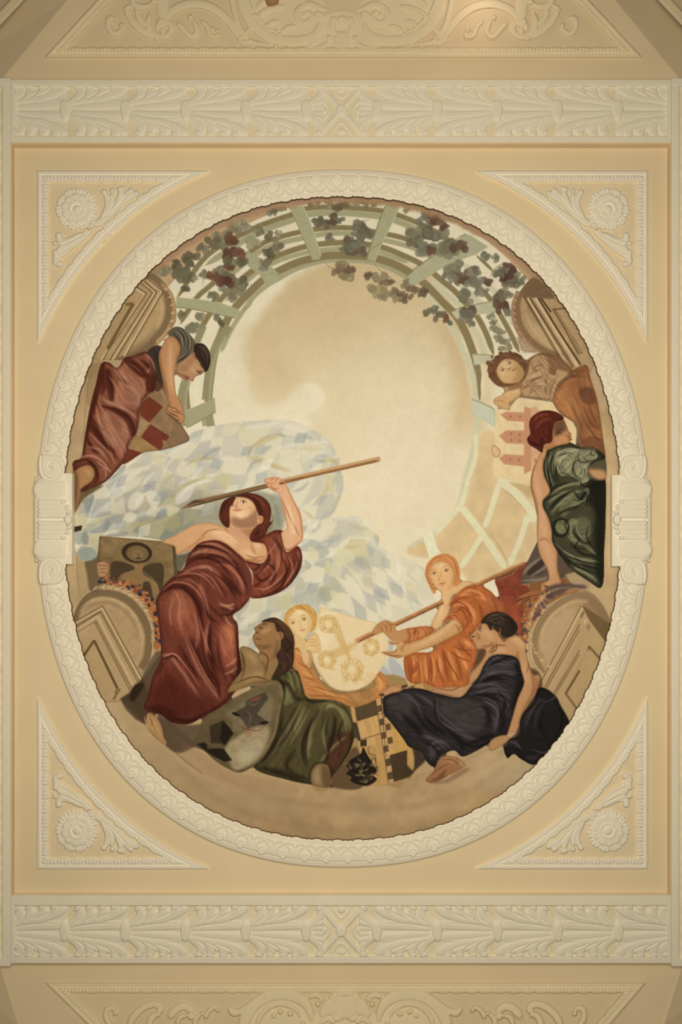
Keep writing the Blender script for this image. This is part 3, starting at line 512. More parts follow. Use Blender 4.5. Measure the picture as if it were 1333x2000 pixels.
for x, y, r in ((725, 285, 72), (715, 570, 80), (1070, 460, 78), (915, 665, 86)):
    for i in range(16):
        q = random.Random(int(x+i)); F(E(x+r*q.uniform(-.8, .8), y+r*q.uniform(-.8, .8), r*q.uniform(.12, .3), r*q.uniform(.1, .25), q.uniform(0, 180)), ('c9a262', 'd2b071', 'bb9152')[i % 3], .55, 4, SH)
    S([x-r*.5, y-r*.5, x, y-r*.8, x+r*.6, y-r*.4, x+r*.4, y+r*.5, x-r*.3, y+r*.6], 12, 'bf9656', .6, 5, SH); F(E(x+r*.1, y+r*.1, r*.35, r*.3), 'e0c894', .7, 6, SH)
HD = F("555 430 590 370 640 360 670 470 645 500 600 492 560 475", 'd9b47a', 1, 2, pid=50); MS('a97c48', 5, .8, 2, HD, "570 400 620 400 650 420", "565 425 615 420 655 450", "570 450 620 445 650 480", "600 375 640 372"); S("585 480 585 560 575 605 590 600", 24, 'c0925a', 1, 4, None, .1, .2, 50)
MS('d8b67e', 20, .95, 4, None, "990 690 1020 720 1035 750", "1020 660 1055 700 1065 740", "1050 650 1085 690 1085 720"); MS('ab8048', 4, .7, 2, None, "1005 685 1030 730", "1035 655 1070 710")
# ================================================================= young woman in orange with the flag staff
fr(900, 950)
F("600 660 760 720 900 700 960 800 800 860 640 960 560 1100 500 1240 440 1150 480 980 440 900 520 800", '86552f', 1, 8, 1-pmask(90, 91, 93))
F("820 690 1010 640 1020 700 1010 800 900 810", 'a5895c', 1, 4, 1-pmask(90, 91), True)
FL = F("268 740 400 690 500 600 528 590 480 700 470 770 520 770 540 815 560 850 500 900 490 960 500 1040 490 1180 430 1130 330 940 290 800", '7d3b28', 1, 2, None, True, pid=63); mottle(FL, .1)
F("320 900 420 940 490 1060 470 1180 350 1010", '944a2e', .8, 14)
MS('a1683f', 26, .9, 5, None, "430 900 520 850 620 820", "430 930 520 890 640 850"); MS('5a3020', 10, .8, 4, None, "420 930 470 880 560 870", "470 935 490 900 560 880", "440 900 520 870 640 840")
F("640 830 700 790 780 780 960 790 900 820 800 840 700 890 620 980 560 1080 520 1160 510 1240 480 1190 500 1080 560 940", 'b07a48', 1, 6, pid=13)
for i in range(26):
    q = random.Random(i+9); t = q.random(); F(E(720-220*t+q.uniform(-20, 20), 830+330*t**1.3+q.uniform(-20, 30), q.uniform(8, 26), q.uniform(8, 22), q.uniform(0, 180)), ('54434a', '6a4a3c', '97582f', '473a3a')[i % 4], .8, 4)
F("660 850 690 800 780 780 960 770 980 800 860 800 800 840 700 880", '4c3d38', .8, 8, 1-pmask(90, 91))
fr(690, 1060)
PL_ = 'a0683c'
def staff(s, w):
    p = pts(s); q = p+[0, .35*w*SC]; k = p-[0, .25*w*SC]
    lay(ribbon(p, w*SC, 0, 0), PL_, 1, .5, None, False, 63); lay(ribbon(q, w*SC*.35, 0, 0), '6b3f22', .75, .8); lay(ribbon(k, w*SC*.3, 0, 0), 'c28c58', .75, .8)
staff("960 338 1140 252 1340 165", 30)
F("700 380 800 330 870 300 925 308 970 335 860 380 780 420 750 540 700 640 640 680 610 650 650 560 690 470", 'd4aa70', 1, 2, pid=60)
MS('b5854e', 16, .6, 7, None, "790 390 760 460 720 520", "660 560 640 630"); MS('e0bd86', 30, .6, 12, None, "700 420 690 520 660 620", "850 320 910 330")
SL = F("385 690 500 660 600 655 635 680 600 730 480 775 400 790", 'bf7740', 1, 2, pid=61)
MS('8a4c26', 9, .8, 3, SL, "420 690 450 720 440 770", "480 670 510 700 500 760", "540 665 570 700 570 740"); MS('d69656', 14, .7, 5, SL, "450 680 480 730", "510 670 545 720", "590 670 610 700")
OG = F("965 330 1060 368 1122 430 1182 500 1175 570 1010 640 965 700 950 760 965 830 960 950 912 1010 900 1115 760 1132 640 1132 560 1100 432 1082 400 900 480 860 620 850 720 730 850 690 835 640 760 600 700 625 780 520 755 490 810 410 880 352", 'b3642f', 1, 2, pid=61)
MS('da8c4e', 34, .8, 10, OG, "560 880 575 1000 590 1090", "650 850 680 950 690 1060", "470 880 490 950 480 1060", "800 820 860 920 900 1000", "850 760 920 800 960 840", "830 420 930 380 1040 410", "780 500 860 480 940 540 950 650", "960 420 1060 450 1120 500", "740 840 780 960 800 1080", "880 640 930 600", "700 610 760 570 840 600", "940 870 900 940", "420 920 430 1060")
MS('86401f', 18, .85, 6, OG, "700 810 720 950 750 1110", "610 860 610 980 625 1120", "520 870 530 990 545 1080", "790 850 830 960 860 1090", "830 780 890 860 940 900", "800 520 870 510 920 570 920 640", "860 560 900 620 860 690", "760 490 830 440 920 430", "990 480 1010 560 1000 630", "450 900 460 1000 450 1080", "1080 420 1120 510 1140 570", "900 700 930 720 960 690", "500 930 480 990 505 980")
MS('9e5228', 10, .8, 4, OG, "900 350 980 370 1040 420 1050 520", "850 390 960 400 1020 470", "580 870 560 940", "840 720 900 740 950 730", "650 1040 690 1060 720 1120", "880 1020 910 940", "760 560 800 550")
F("1060 400 1180 480 1180 560 1040 560", '93522e', .6, 20, OG); mottle(OG, .05)
AM = F("740 640 790 598 840 618 852 690 770 745 640 805 480 862 400 892 340 902 240 868 225 855 320 848 345 805 285 790 290 775 345 765 420 790 500 772 620 705", 'c4955c', 1, 2, pid=60)
MS('dab079', 30, .7, 12, AM, "790 630 700 700 560 780 440 820", "330 860 400 840"); MS('8f5d32', 14, .75, 6, AM, "850 690 760 745 620 812 480 862", "240 866 340 895 400 885", "420 792 380 830 400 860", "790 640 830 670 820 720")
MS('7a4a28', 5, .8, 2, AM, "290 785 340 790 370 780", "240 862 320 858 350 830")
for s in ("570 665 590 690 600 720", "600 655 622 680 630 700"): S(s, 8, '8a4a26', .9, 2)
staff("30 772 170 705 330 640 520 550 705 462", 34); F(E(34, 770, 14, 20, -25), 'b98454', 1, 2, pid=63)
HD = F("155 690 200 632 262 608 330 640 345 690 420 680 430 760 340 780 280 742 235 702 180 722", 'b6844f', 1, 2, pid=60); MS('7a4c2a', 6, .8, 2, HD, "200 640 230 680 220 700", "225 625 265 665 260 700", "260 615 300 655 290 710", "260 740 330 770", "175 700 200 690"); MS('cfa06a', 14, .7, 5, HD, "205 640 260 620", "300 720 380 710")
MS('915e38', 8, .9, 2, None, "255 660 300 640 330 650")
HR = F("565 250 580 172 640 110 720 88 790 115 830 190 838 300 800 335 780 330 760 200 660 150 610 190 600 270 640 345 648 392 625 392 600 340 578 290", 'c07c44', 1, 2, pid=62)
FC = F("598 240 620 182 680 148 750 168 792 240 790 320 765 368 722 392 672 372 622 312", 'd8aa6c', 1, 2, pid=60)
S("640 200 700 180 740 240", 46, 'e4c088', .7, 18, FC); MS('b5834a', 26, .6, 12, FC, "780 250 780 320 740 380", "620 260 640 320")
eye(636, 243, 20, -14, '5e4426', '7e5230', 'dfc08a', FC); eye(732, 220, 21, -14, '5e4426', '7e5230', 'dfc08a', FC)
MS('a9743e', 7, .8, 3, FC, "690 225 684 260 672 292 684 300", "690 302 706 300 714 290"); MS('a04e34', 9, .9, 3, FC, "664 330 690 320 704 322 734 312"); MS('c07a54', 8, .7, 3, FC, "680 338 704 336 722 326"); MS('b5834a', 10, .5, 5, FC, "690 368 720 364", "620 310 650 350"); MS('e8cc94', 12, .6, 5, FC, "650 275 655 300", "745 255 750 280", "684 240 680 280")
HR2 = F("565 250 580 172 640 110 720 88 790 115 830 190 838 300 812 330 795 240 750 165 690 135 630 170 600 220 596 280 640 345 648 392 625 392 600 340 578 290", 'c27f48', 1, 2, pid=62)
MS('db9f62', 10, .7, 4, HR2, "590 220 620 160 670 120", "720 105 780 150 810 220"); MS('93572c', 6, .75, 3, HR2, "575 260 590 200 640 140", "690 100 690 130", "780 140 815 210 825 300", "605 330 630 370", "600 290 620 330 640 380", "760 110 800 170")
# ================================================================= woman in red with the long pole, and the board with the monk
fr(120, 940)
MB = F("300 430 880 478 890 740 850 800 780 860 740 960 700 1010 600 870 400 790 300 760 288 690", '7d643f', 1, 2, None, True, pid=34)
F("310 440 870 485 860 620 600 560 310 560", '8c7149', .7, 30, MB); mottle(MB, .1)
F("868 492 895 480 905 720 885 745", '4f3f29', 1, 2, None, True, pid=34); L("300 432 880 480", 6, 'a68a5c', .9, 2); L("300 440 290 690", 5, '4b3922', .8, 2)
F("560 640 645 640 645 705 745 800 775 880 730 985 640 860 450 780 470 735 560 700", '8b6a42', .95, 5, MB)
for s in ("398 632 540 652 572 690 485 728 440 780 392 778", "660 660 792 648 798 800 772 862 740 790 640 720", "640 796 696 800 716 955 650 875"): F(s, '463724', .95, 3, MB)
L("442 778 470 735 560 700", 4, 'a8895a', .8, 2); L("640 705 720 770 765 850", 4, 'a8895a', .8, 2)
F(E(592, 560, 120, 82, 6), '382818', 1, 3, MB); F(E(596, 566, 88, 62, 6), '755c3a', 1, 3, MB)
for i in range(34):
    t = i*2*math.pi/34; L([596+56*math.cos(t), 562+38*math.sin(t), 596+82*math.cos(t+.12), 564+58*math.sin(t+.12)], 4, ('4e3a22', '94784e')[i % 2], .8, 1.5)
F(E(598, 572, 46, 34), '846743', 1, 4); MS('45321e', 6, .9, 2, None, "570 566 590 562", "612 562 634 566", "600 560 606 582 596 588", "578 604 604 598 628 604"); F(E(604, 604, 16, 5), '3a2616', .9, 2)
for i in range(5): L([820+i*12, 660+i*2, 826+i*8, 690-i*7], 3, '4d3a22', .8, 1.5)
FG = F("288 640 345 628 378 655 376 690 345 740 302 755 285 700", 'b3875a', 1, 2, pid=30); MS('6b4426', 6, .85, 2, FG, "288 662 330 658 370 672", "288 690 330 685 370 690", "294 720 330 712 355 715", "345 632 372 665 370 700"); L("320 600 385 610 385 650", 6, '5a4228', .7, 3)
# garland of oranges and dark leaves round the pediment
GL = F("325 800 440 778 560 800 680 885 740 990 782 1100 785 1220 765 1310 722 1300 735 1200 690 1050 600 925 480 845", 'ab6636', 1, 3, pid=12)
for i in range(46):
    q = random.Random(i+70); t = q.random(); x = 360+390*math.sin(t*1.6)+q.uniform(-32, 32); y = 800+470*(1-math.cos(t*1.55))+q.uniform(-28, 28)
    F(E(x, y, q.uniform(9, 20), q.uniform(8, 16), q.uniform(0, 180), 9), ('2a2a30', '33303a', 'c4814a', '8e4d26', '30303a')[i % 5], .9, 3, GL)
fr(320, 870)
F("700 380 850 385 930 440 945 600 900 700 780 690", '8b8668', .8, 16); MS('797c70', 30, .6, 10, None, "860 420 890 520 900 640", "780 390 860 430", "930 520 900 680")
F("90 860 170 850 240 800 180 900 130 1000 90 990", '5e5340', .9, 8, None, True)
CHS = F("-10 755 100 700 200 640 300 608 420 618 490 645 560 640 640 640 700 690 705 750 770 750 810 800 810 870 770 915 660 915 600 885 560 825 470 765 360 750 300 765 250 805 170 835 100 848 85 790", 'cd9d69', 1, 2, pid=30)
MS('e0b887', 50, .75, 22, CHS, "330 660 420 690 500 740 580 800", "600 820 680 850 740 860", "200 690 300 640", "640 720 720 760 760 820"); MS('a87142', 18, .7, 8, CHS, "110 845 200 800 280 740 340 690", "590 880 660 900 760 905 800 860", "690 760 700 820 730 860", "480 660 520 690", "770 760 800 820")
MS('8e5a36', 10, .7, 5, CHS, "470 650 500 670 525 690", "620 905 700 895 760 905", "230 800 290 740")
NK = F("520 610 600 640 690 640 730 560 720 650 700 720 690 770 620 740 560 700 510 670", 'c8966a', 1, 6, pid=30); F("600 640 720 590 710 700 670 720", 'a06f46', .75, 16, NK)
AM = F("800 270 850 250 905 255 945 290 962 312 1012 420 1072 540 1088 660 1088 740 1040 792 982 832 940 795 915 690 962 645 940 520 905 390 880 362 835 335", 'd5a575', 1, 2, pid=30)
MS('e4bd8c', 40, .75, 18, AM, "920 380 970 500 1010 640 1000 720", "970 760 1020 740"); MS('a9693f', 18, .75, 7, AM, "960 320 1020 430 1075 560 1088 680 1080 750", "905 395 935 500 955 600", "940 795 980 825 1040 785", "960 650 940 690")
FC = F("512 540 520 470 560 418 640 398 700 440 735 540 745 590 720 640 640 655 560 640 515 600", 'dcb07c', 1, 2, pid=30)
F("525 600 545 560 600 575 660 560 720 500 745 590 720 640 640 655 560 640", '8a6040', .8, 14, FC); S("560 520 600 540 660 530", 44, 'e8c894', .8, 16, FC); S("660 470 690 500 680 540", 40, 'cd9a66', .7, 16, FC)
eye(626, 444, 22, 12, '4a2c1c', '7a4428', 'ecd9b4', FC); eye(543, 470, 13, -30, '4a2c1c', '7a4428', 'e6d0a6', FC)
MS('a8704a', 8, .8, 3, FC, "588 430 575 462 560 478"); MS('8a4c34', 7, .9, 2, FC, "556 480 572 484 586 476", "592 472 598 466"); MS('b05a44', 11, .9, 3, FC, "540 512 560 505 585 505 618 500"); MS('c67c5e', 9, .7, 3, FC, "556 520 590 516 606 508"); MS('edd0a0', 14, .7, 5, FC, "560 440 572 458", "640 480 670 490", "560 545 600 548")
HL = F("435 545 468 440 560 398 545 450 515 500 518 600 505 645 460 612", '54261a', 1, 2, pid=32)
HR = F("555 400 660 372 762 398 822 450 842 520 832 600 858 590 820 650 770 740 690 752 678 700 720 640 765 590 738 530 702 448 640 408", '5a281b', 1, 2, pid=32)
MS('34120d', 22, .8, 8, HR, "640 390 720 430 760 520 780 580", "700 720 760 660 800 600", "800 450 830 540"); MS('7e4230', 12, .75, 5, HR, "680 390 760 430 800 500", "750 680 790 620 820 560", "600 390 660 384"); MS('34120d', 16, .7, 6, HL, "450 540 480 460 530 420", "480 600 500 560")
MS('6a3322', 4, .7, 2, None, "840 540 862 570 840 620", "830 600 850 640 830 660", "780 720 820 680 840 640")
F(E(757, 583, 24, 34, 15), 'cd9562', 1, 3, pid=30); S("740 570 762 575 755 605", 7, '8a4e30', .8, 2)
# pole
def pole(s, w, c, c2, c3):
    p = pts(s); lay(ribbon(p, w*SC, .02, 0), c, 1, .5, None, False, 33); lay(ribbon(p+[.6, .3*w*SC], w*SC*.4, .02, 0), c2, .8, 1); lay(ribbon(p-[.3, .25*w*SC], w*SC*.25, .02, 0), c3, .8, .8)
PO = F("132 497 182 466 240 428 500 372 820 296 820 334 500 410 250 476", '806240', 1, 1, None, True, pid=33)
MS('4a3521', 18, .85, 4, PO, "150 498 250 474 500 406 820 330", "180 470 240 440 330 440"); MS('a4845a', 9, .8, 3, PO, "260 432 500 380 820 304"); pole("800 318 940 283 1180 224 1688 108", 38, 'ad8050', '77502e', 'cba470'); F(E(1680, 110, 16, 20), 'bb875a', 1, 2, pid=33)
HD = F("788 275 840 252 905 256 950 290 960 320 900 340 880 362 835 345 810 310", 'd4a272', 1, 2, pid=30); MS('94603a', 6, .85, 2, HD, "840 285 850 265 870 258", "875 290 885 268 905 262", "905 295 920 280 940 290", "800 290 840 300 880 296"); L("905 300 945 296", 14, '50301e', .85, 4)
# robe
RC = '6d3424'
SV = F("695 750 800 700 870 665 932 668 920 700 962 835 1050 788 1082 860 1072 960 1022 1050 950 1122 850 1172 720 1198 672 1170 700 1080 690 985 640 905 760 925 812 865 790 775", '7e3e28', 1, 2, pid=31)
MS('a3644a', 28, .8, 9, SV, "830 720 890 840 880 980 780 1100", "900 690 930 780 940 900", "1050 820 1050 930 990 1050", "730 1000 800 960 850 900", "770 1140 880 1080 960 980", "790 760 830 840 850 900")
MS('43190f', 18, .85, 6, SV, "700 905 750 940 715 975 690 960", "960 850 985 950 910 1070 780 1150", "1075 850 1078 950 1010 1060 880 1160 740 1190", "850 700 920 820 915 950", "1010 830 1020 940 950 1060", "800 780 830 880 780 960 700 1040", "700 1100 740 1090 760 1050")
RB = F("190 870 240 800 300 758 400 742 482 768 560 828 640 905 692 1010 697 1100 672 1200 605 1280 550 1318 545 1350 582 1410 588 1570 612 1760 605 1860 530 1960 450 2045 320 2112 200 2178 60 2165 -20 2105 -120 2080 -155 2040 -130 1980 -80 1800 -30 1700 -20 1620 -32 1440 -60 1240 -32 1160 20 1080 100 1010 160 960", RC, 1, 2, pid=31)
for s, c, b in (("50 1170 170 1150 250 1260 265 1400 210 1520 80 1430 10 1260", '8f4c32', 34), ("430 1430 520 1390 565 1500 578 1650 520 1730 460 1650 420 1540", '9a5235', 30), ("-100 1980 0 1760 120 1850 200 2000 160 2120 0 2090", '64291a', 40), ("60 1160 150 1155 190 1300 120 1400", 'a3603f', 26), ("470 1440 530 1420 550 1560 500 1600", 'ad6540', 22)):
    F(s, c, .85, b, RB)
MS('3a140c', 40, .85, 12, RB, "0 1150 100 1085 200 1130 275 1250 300 1400 312 1620", "270 890 420 862 540 920 620 1060 660 1180", "450 990 550 1110 610 1180", "370 1340 355 1500 380 1700 450 1900", "-150 2040 -60 2070 60 2140 240 2150 420 2050 560 1930", "240 1500 290 1680 370 1830 440 1960", "590 1500 600 1720 560 1900", "180 900 260 850 330 830", "-120 2040 0 2060 120 2110")
MS('4a1c12', 22, .8, 8, RB, "20 1100 120 1030 230 1010 300 1050", "330 1010 430 1090 500 1200", "460 890 560 980 640 1100", "320 1200 400 1290 470 1360", "430 1270 520 1290 570 1270", "100 1560 180 1720 250 1900", "470 1760 540 1800 560 1860", "-50 1660 -10 1730 -60 1800", "280 790 400 800 520 870", "420 1500 440 1700 500 1850", "-100 1730 -60 1680 0 1640")
MS('9f5f45', 28, .85, 9, RB, "230 850 330 815 460 840 560 905", "150 1000 260 955 370 960 440 1040 510 1130", "50 1070 190 1035 280 1100 330 1210 355 1340", "400 930 520 950 600 1060 630 1160", "300 762 400 775 510 845 580 910", "160 1480 260 1720 390 1920 440 1990", "40 1650 140 1760 220 1880 310 2000", "360 1360 330 1500 340 1640", "240 1300 270 1460 250 1600")
MS('b8805e', 14, .85, 5, RB, "430 1225 500 1260 560 1235", "470 1320 510 1390 545 1420", "480 1730 540 1700 580 1660", "470 1790 530 1770 580 1730", "-50 1660 0 1640 60 1650 130 1740", "170 900 250 840 350 820", "260 960 340 950 390 990", "380 1060 430 1130", "480 1240 530 1280 560 1270", "540 1670 560 1690"); L("640 908 690 1010 698 1090", 8, 'c08e70', .85, 2, RB); mottle(RB, .07)
fr(240, 1180)
FT = F("200 855 262 888 302 950 322 1040 346 1088 320 1098 250 1030 190 965", 'a9814f', 1, 2, pid=30); MS('66482a', 6, .8, 2, FT, "235 970 260 1000", "250 990 280 1030", "270 1010 300 1060", "205 870 230 930 220 970"); MS('c79c66', 18, .7, 7, FT, "230 890 270 960 300 1040")
F("195 850 270 880 320 960 300 900", '4a2a1a', .6, 8)
# ================================================================= dark haired woman reclining, with the oval shield
fr(460, 1150)
F("-60 810 60 640 240 560 360 480 440 560 420 680 330 740 120 760", "7a5d38", 1, 5, pid=40)
F("330 330 430 330 460 440 440 620 300 700 330 560", "39241a", 1, 4, pid=42)
BD = F("38 470 100 458 170 498 240 560 330 500 340 590 300 700 400 660 380 740 300 720 160 725 0 795 -60 800 50 640", '8b6c42', 1, 2, pid=40)
MS('ad8b58', 44, .75, 20, BD, "70 500 130 530 170 600", "60 720 160 680 240 660"); MS('5f4528', 18, .75, 8, BD, "40 480 60 560 50 650", "200 560 240 620 230 690", "100 690 180 660", "250 600 270 680")
FC = F("150 312 165 296 205 268 270 242 345 330 362 400 335 560 240 580 185 480 150 432 138 372 158 342", '946b41', 1, 2, pid=40)
MS('b58c58', 34, .75, 14, FC, "190 340 240 330 280 300", "200 420 260 430", "200 480 260 470"); MS('60422a', 26, .75, 12, FC, "160 440 220 460 300 440", "330 400 320 500 280 560", "250 520 230 570"); MS('3c2618', 7, .9, 2, FC, "205 285 235 275 250 285", "150 340 175 345 190 335", "165 320 155 300", "165 375 190 385"); MS('6a3a28', 6, .8, 2, FC, "148 368 175 362")
HR = F("205 258 290 226 360 250 432 320 465 420 445 500 420 520 448 600 405 655 330 690 285 705 340 590 325 520 372 450 380 370 330 335 300 265", '39241a', 1, 2, pid=42)
MS('5c3d28', 10, .75, 4, HR, "300 240 360 290 410 370", "380 340 430 420 420 490", "350 560 390 600 360 660", "260 240 320 250"); F(E(352, 368, 30, 34), '9a6e46', 1, 3, pid=40); S("335 355 360 360 355 390", 8, '583823', .8, 3)
GR = F("285 705 400 655 482 640 522 740 562 850 680 868 782 880 855 920 912 1010 932 1130 905 1250 820 1390 740 1500 760 1552 600 1532 400 1492 150 1402 240 1250 300 1150 352 950 370 780 335 725", '4c4326', 1, 2, pid=41)
F("380 780 440 760 470 840 430 900 370 900", '736c40', .85, 10, GR); F("720 1180 820 1130 910 1120 860 1280 720 1480", '492a1c', .95, 10, GR)
MS('756a42', 40, .75, 14, GR, "550 900 470 1060 340 1290", "690 905 610 1050 570 1240 570 1340", "640 1050 650 1280", "790 920 880 1010 900 1110", "720 940 740 900 800 900", "440 1000 380 1120 300 1240", "600 870 680 880 760 880"); MS('8a8054', 16, .7, 6, GR, "700 960 730 920 800 930 850 980", "560 920 500 1030 430 1150", "650 930 680 910", "400 700 450 760 460 830", "480 660 510 740")
MS('251d10', 34, .85, 11, GR, "380 990 320 1160 210 1350", "660 930 590 1070 545 1230 560 1420", "790 990 760 1160 700 1320", "510 930 430 1100 330 1260", "180 1390 400 1440 600 1500", "720 960 700 1060 720 1160", "480 1240 400 1380 460 1440", "350 720 420 760 480 860 560 860", "940 1150 900 1260"); mottle(GR, .07)
KN = F("592 1470 600 1420 645 1372 720 1378 745 1450 742 1550 610 1535", '876a46', 1, 3, pid=40); F("680 1380 745 1440 742 1550 690 1540", '5f472b', .8, 14, KN); S("640 1400 640 1480 650 1530", 40, 'a58760', .7, 16, KN); S("650 1380 700 1310 800 1210 880 1150", 20, '7f6f48', .8, 6)
fr(240, 1180)
SH = F("560 1100 600 980 645 890 820 780 900 720 1100 625 1180 598 1245 648 1258 720 1232 850 1205 1000 1152 1120 1082 1222 982 1292 890 1315 740 1235 640 1150", '665537', 1, 3, pid=43)
F("800 1120 960 1000 1140 955 1125 1100 1060 1210 950 1280 880 1300 840 1240", 'a08c66', .95, 12, SH); F("900 1150 1050 1080 1080 1150 950 1260", 'b3a27c', .7, 24, SH); F("820 860 960 760 1120 700 1180 760 1150 930 1050 960 870 1000", '796a4c', .8, 14, SH)
F("560 1090 620 980 700 900 860 900 800 1120 640 1140", '5d4c30', .85, 16, SH)
for s, c in (("865 850 960 800 965 755 1040 720 1115 688 1142 735 1050 860 1142 925 1090 942 1000 960 982 978 935 905", '463b2c'), ("680 955 790 908 868 1010 800 1110 770 1090 690 1090", '352a1c'), ("580 1095 640 1080 700 1130 790 1130 858 1222 800 1235 690 1180", '1f1810'), ("780 920 830 960 866 1010 800 1100 760 1060", '1f1810')): F(s, c, .95, 4, SH, True)
MS('7d6a4c', 7, .7, 3, SH, "960 830 1000 870 985 970", "1000 870 1050 860", "970 760 1020 790 1060 770"); F("1000 745 1050 728 1088 735 1020 762", '77432f', .9, 3, SH); F(E(1108, 930, 36, 12, -8), '1e1610', 1, 2, SH); F(E(885, 862, 32, 12, 20), '1e1610', 1, 2, SH)
MS('7c3c2c', 8, .9, 2, SH, "895 880 900 940 960 975 1050 992 1100 965 1112 945"); L(E(982, 1018, 18, 16), 5, '7c3c2c', .85, 2, SH); F(E(680, 1115, 22, 18), '57462f', .9, 4, SH)
MS('8d744c', 24, .9, 8, SH, "830 770 1000 670 1180 610 1245 670 1245 760", "1240 760 1215 900 1190 1020 1120 1150 1000 1275"); L("890 1312 1000 1278 1110 1190 1190 1050", 7, '52402a', .7, 3); mottle(SH, .08)
# ================================================================= dark haired youth in navy
fr(800, 1170)
F("640 230 720 260 800 300 780 360 700 360 640 320", "6a4a2e", 1, 4)
F("860 560 1000 560 1040 690 960 860 860 1060 820 1000 890 780", "5a4228", 1, 6)
BD = F("470 290 500 268 530 225 565 188 625 190 665 250 705 290 745 335 772 305 850 288 905 340 925 450 965 590 1020 600 1000 720 920 850 860 990 835 1050 785 1090 700 1150 640 1182 628 1130 680 1080 750 1065 790 960 840 790 880 650 850 470 760 440 650 440 590 510 545 600 490 660 470 700 476 600 540 520 580 440 540 395 520 372 508 340 482 305", 'ba8a58', 1, 2, pid=70)
MS('cfa26f', 40, .7, 18, BD, "560 260 620 270 640 330", "780 330 850 330 880 400", "880 450 910 600 870 740", "600 420 690 400 780 410", "820 880 790 1000"); MS('8d6038', 22, .75, 9, BD, "920 460 965 600 970 720 900 860 850 980", "850 400 850 480 880 600", "560 370 620 370 680 340", "640 330 660 400 620 430", "745 340 740 390", "530 260 545 300 530 330", "990 600 1000 690 960 760")
MS('4e301e', 7, .9, 2, BD, "530 238 550 240 560 260", "480 290 500 300 515 290", "505 320 525 325", "515 345 530 345"); F(E(497, 284, 10, 8), 'd8b080', .8, 2); MS('7a4a34', 7, .8, 2, BD, "505 335 525 335")
F("540 400 592 392 600 430 565 490 515 545 500 525 520 470", '523721', .95, 5)
F("180 705 330 690 440 680 492 630 470 720 400 775 300 755 205 728", 'b8895a', 1, 3, pid=70); MS('8a5f38', 12, .7, 5, None, "200 725 300 752 400 770", "430 690 470 660"); S("240 705 340 700 430 690", 20, 'cca070', .7, 8)
HR = F("562 190 600 130 680 102 760 118 832 180 848 240 805 292 740 292 700 235 655 212 640 248 605 195", '2a1f17', 1, 2, pid=72); MS('5a4634', 7, .8, 3, HR, "600 160 660 150 700 180", "620 140 700 130 750 170", "660 180 700 200 720 250", "590 180 640 170 680 200"); MS('151009', 12, .8, 5, HR, "760 140 810 200 820 260", "740 270 790 280")
F(E(690, 252, 26, 36, 25), 'b98558', 1, 3, pid=70); S("675 240 700 250 690 280", 8, '6a4228', .85, 2)
CP = F("1010 700 1080 708 1152 768 1182 830 1256 992 1152 1122 1072 1202 982 1296 880 1255 820 1212 768 1245 738 1160 750 1110 862 1060 866 960 900 880 970 810", '1d1917', 1, 2, pid=71)
MS('383130', 30, .7, 12, CP, "980 840 920 920 900 1030", "1060 800 1000 900 980 1020", "760 1130 820 1120 870 1180", "880 1220 960 1250 1020 1210", "1100 900 1160 960"); MS('4a4240', 10, .6, 5, CP, "960 830 1030 790 1080 800", "755 1120 800 1110 850 1150", "890 900 870 980 880 1040", "830 1200 900 1240")
NV = F("590 510 650 446 760 438 850 470 875 560 898 660 850 780 800 950 755 1072 680 1092 610 1140 430 1232 350 1182 240 1232 250 1280 190 1312 130 1260 100 1200 0 1155 -40 1100 -130 980 -192 900 -205 820 -190 760 -110 722 10 700 120 708 260 752 400 770 480 690 548 600", '2b2523', 1, 2, pid=71)
F("-180 800 -100 760 20 790 0 900 -80 930", '3e3735', .8, 26, NV); F("240 780 480 790 600 860 560 1020 400 1040 260 930", '3d3634', .85, 30, NV); F("560 560 700 480 840 500 800 600 620 620", '3a3233', .8, 26, NV)
MS('4d4546', 24, .75, 9, NV, "600 540 640 480 720 460", "540 640 640 590 760 600 840 580", "500 700 620 660 780 680", "460 750 600 720 740 740 800 790", "560 780 660 840 690 920 650 1010", "220 940 330 1010 480 1090 600 1110", "40 740 120 780 200 850 220 940", "-100 740 0 760 100 850", "0 1050 140 1080 260 1120 330 1180", "140 1180 220 1120 300 1130", "760 640 840 640", "620 890 680 960 660 1050", "160 1230 180 1170 240 1170")
MS('6b6062', 8, .6, 4, NV, "580 800 660 840 700 900 680 980", "230 900 240 960 330 1020", "540 700 660 650 780 640", "640 470 700 455 760 460", "520 740 640 700 780 720", "170 1260 190 1190 250 1160", "660 760 740 790 790 850")
MS('120f0e', 36, .85, 12, NV, "280 1000 400 1120 420 1200", "100 900 200 1000 300 1060", "560 830 620 880 620 1000", "870 560 850 720 790 880", "480 760 620 760 720 800", "-60 900 40 1000 120 1100", "700 860 740 960 700 1060", "430 1140 560 1100 680 1050", "820 500 860 560 850 640", "560 660 660 620 760 640"); mottle(NV, .1)
F("30 1150 110 1200 130 1260 60 1330 -10 1400 -20 1300 30 1340 40 1250", '33261a', .9, 6)
FT = F("228 1262 290 1228 370 1238 442 1300 380 1342 300 1385 220 1432 150 1435 135 1405 200 1335", '9a6b42', 1, 2, pid=70); MS('5c3a22', 18, .75, 7, FT, "300 1380 240 1400 160 1430", "380 1250 430 1300", "200 1340 180 1380", "300 1330 260 1370 220 1390"); S("250 1270 320 1260 360 1290", 24, 'b98958', .7, 9, FT); MS('4a2c18', 4, .8, 1.5, FT, "150 1400 165 1425", "175 1390 190 1420")
F("150 1435 260 1420 420 1330 470 1340 300 1440", '76583a', .6, 10)
F("400 1250 620 1150 760 1120 740 1160 560 1250 430 1320", 'a98a5a', .7, 8)
F("775 1065 855 1035 850 1055 760 1108", 'c5a878', .8, 3, None, True)
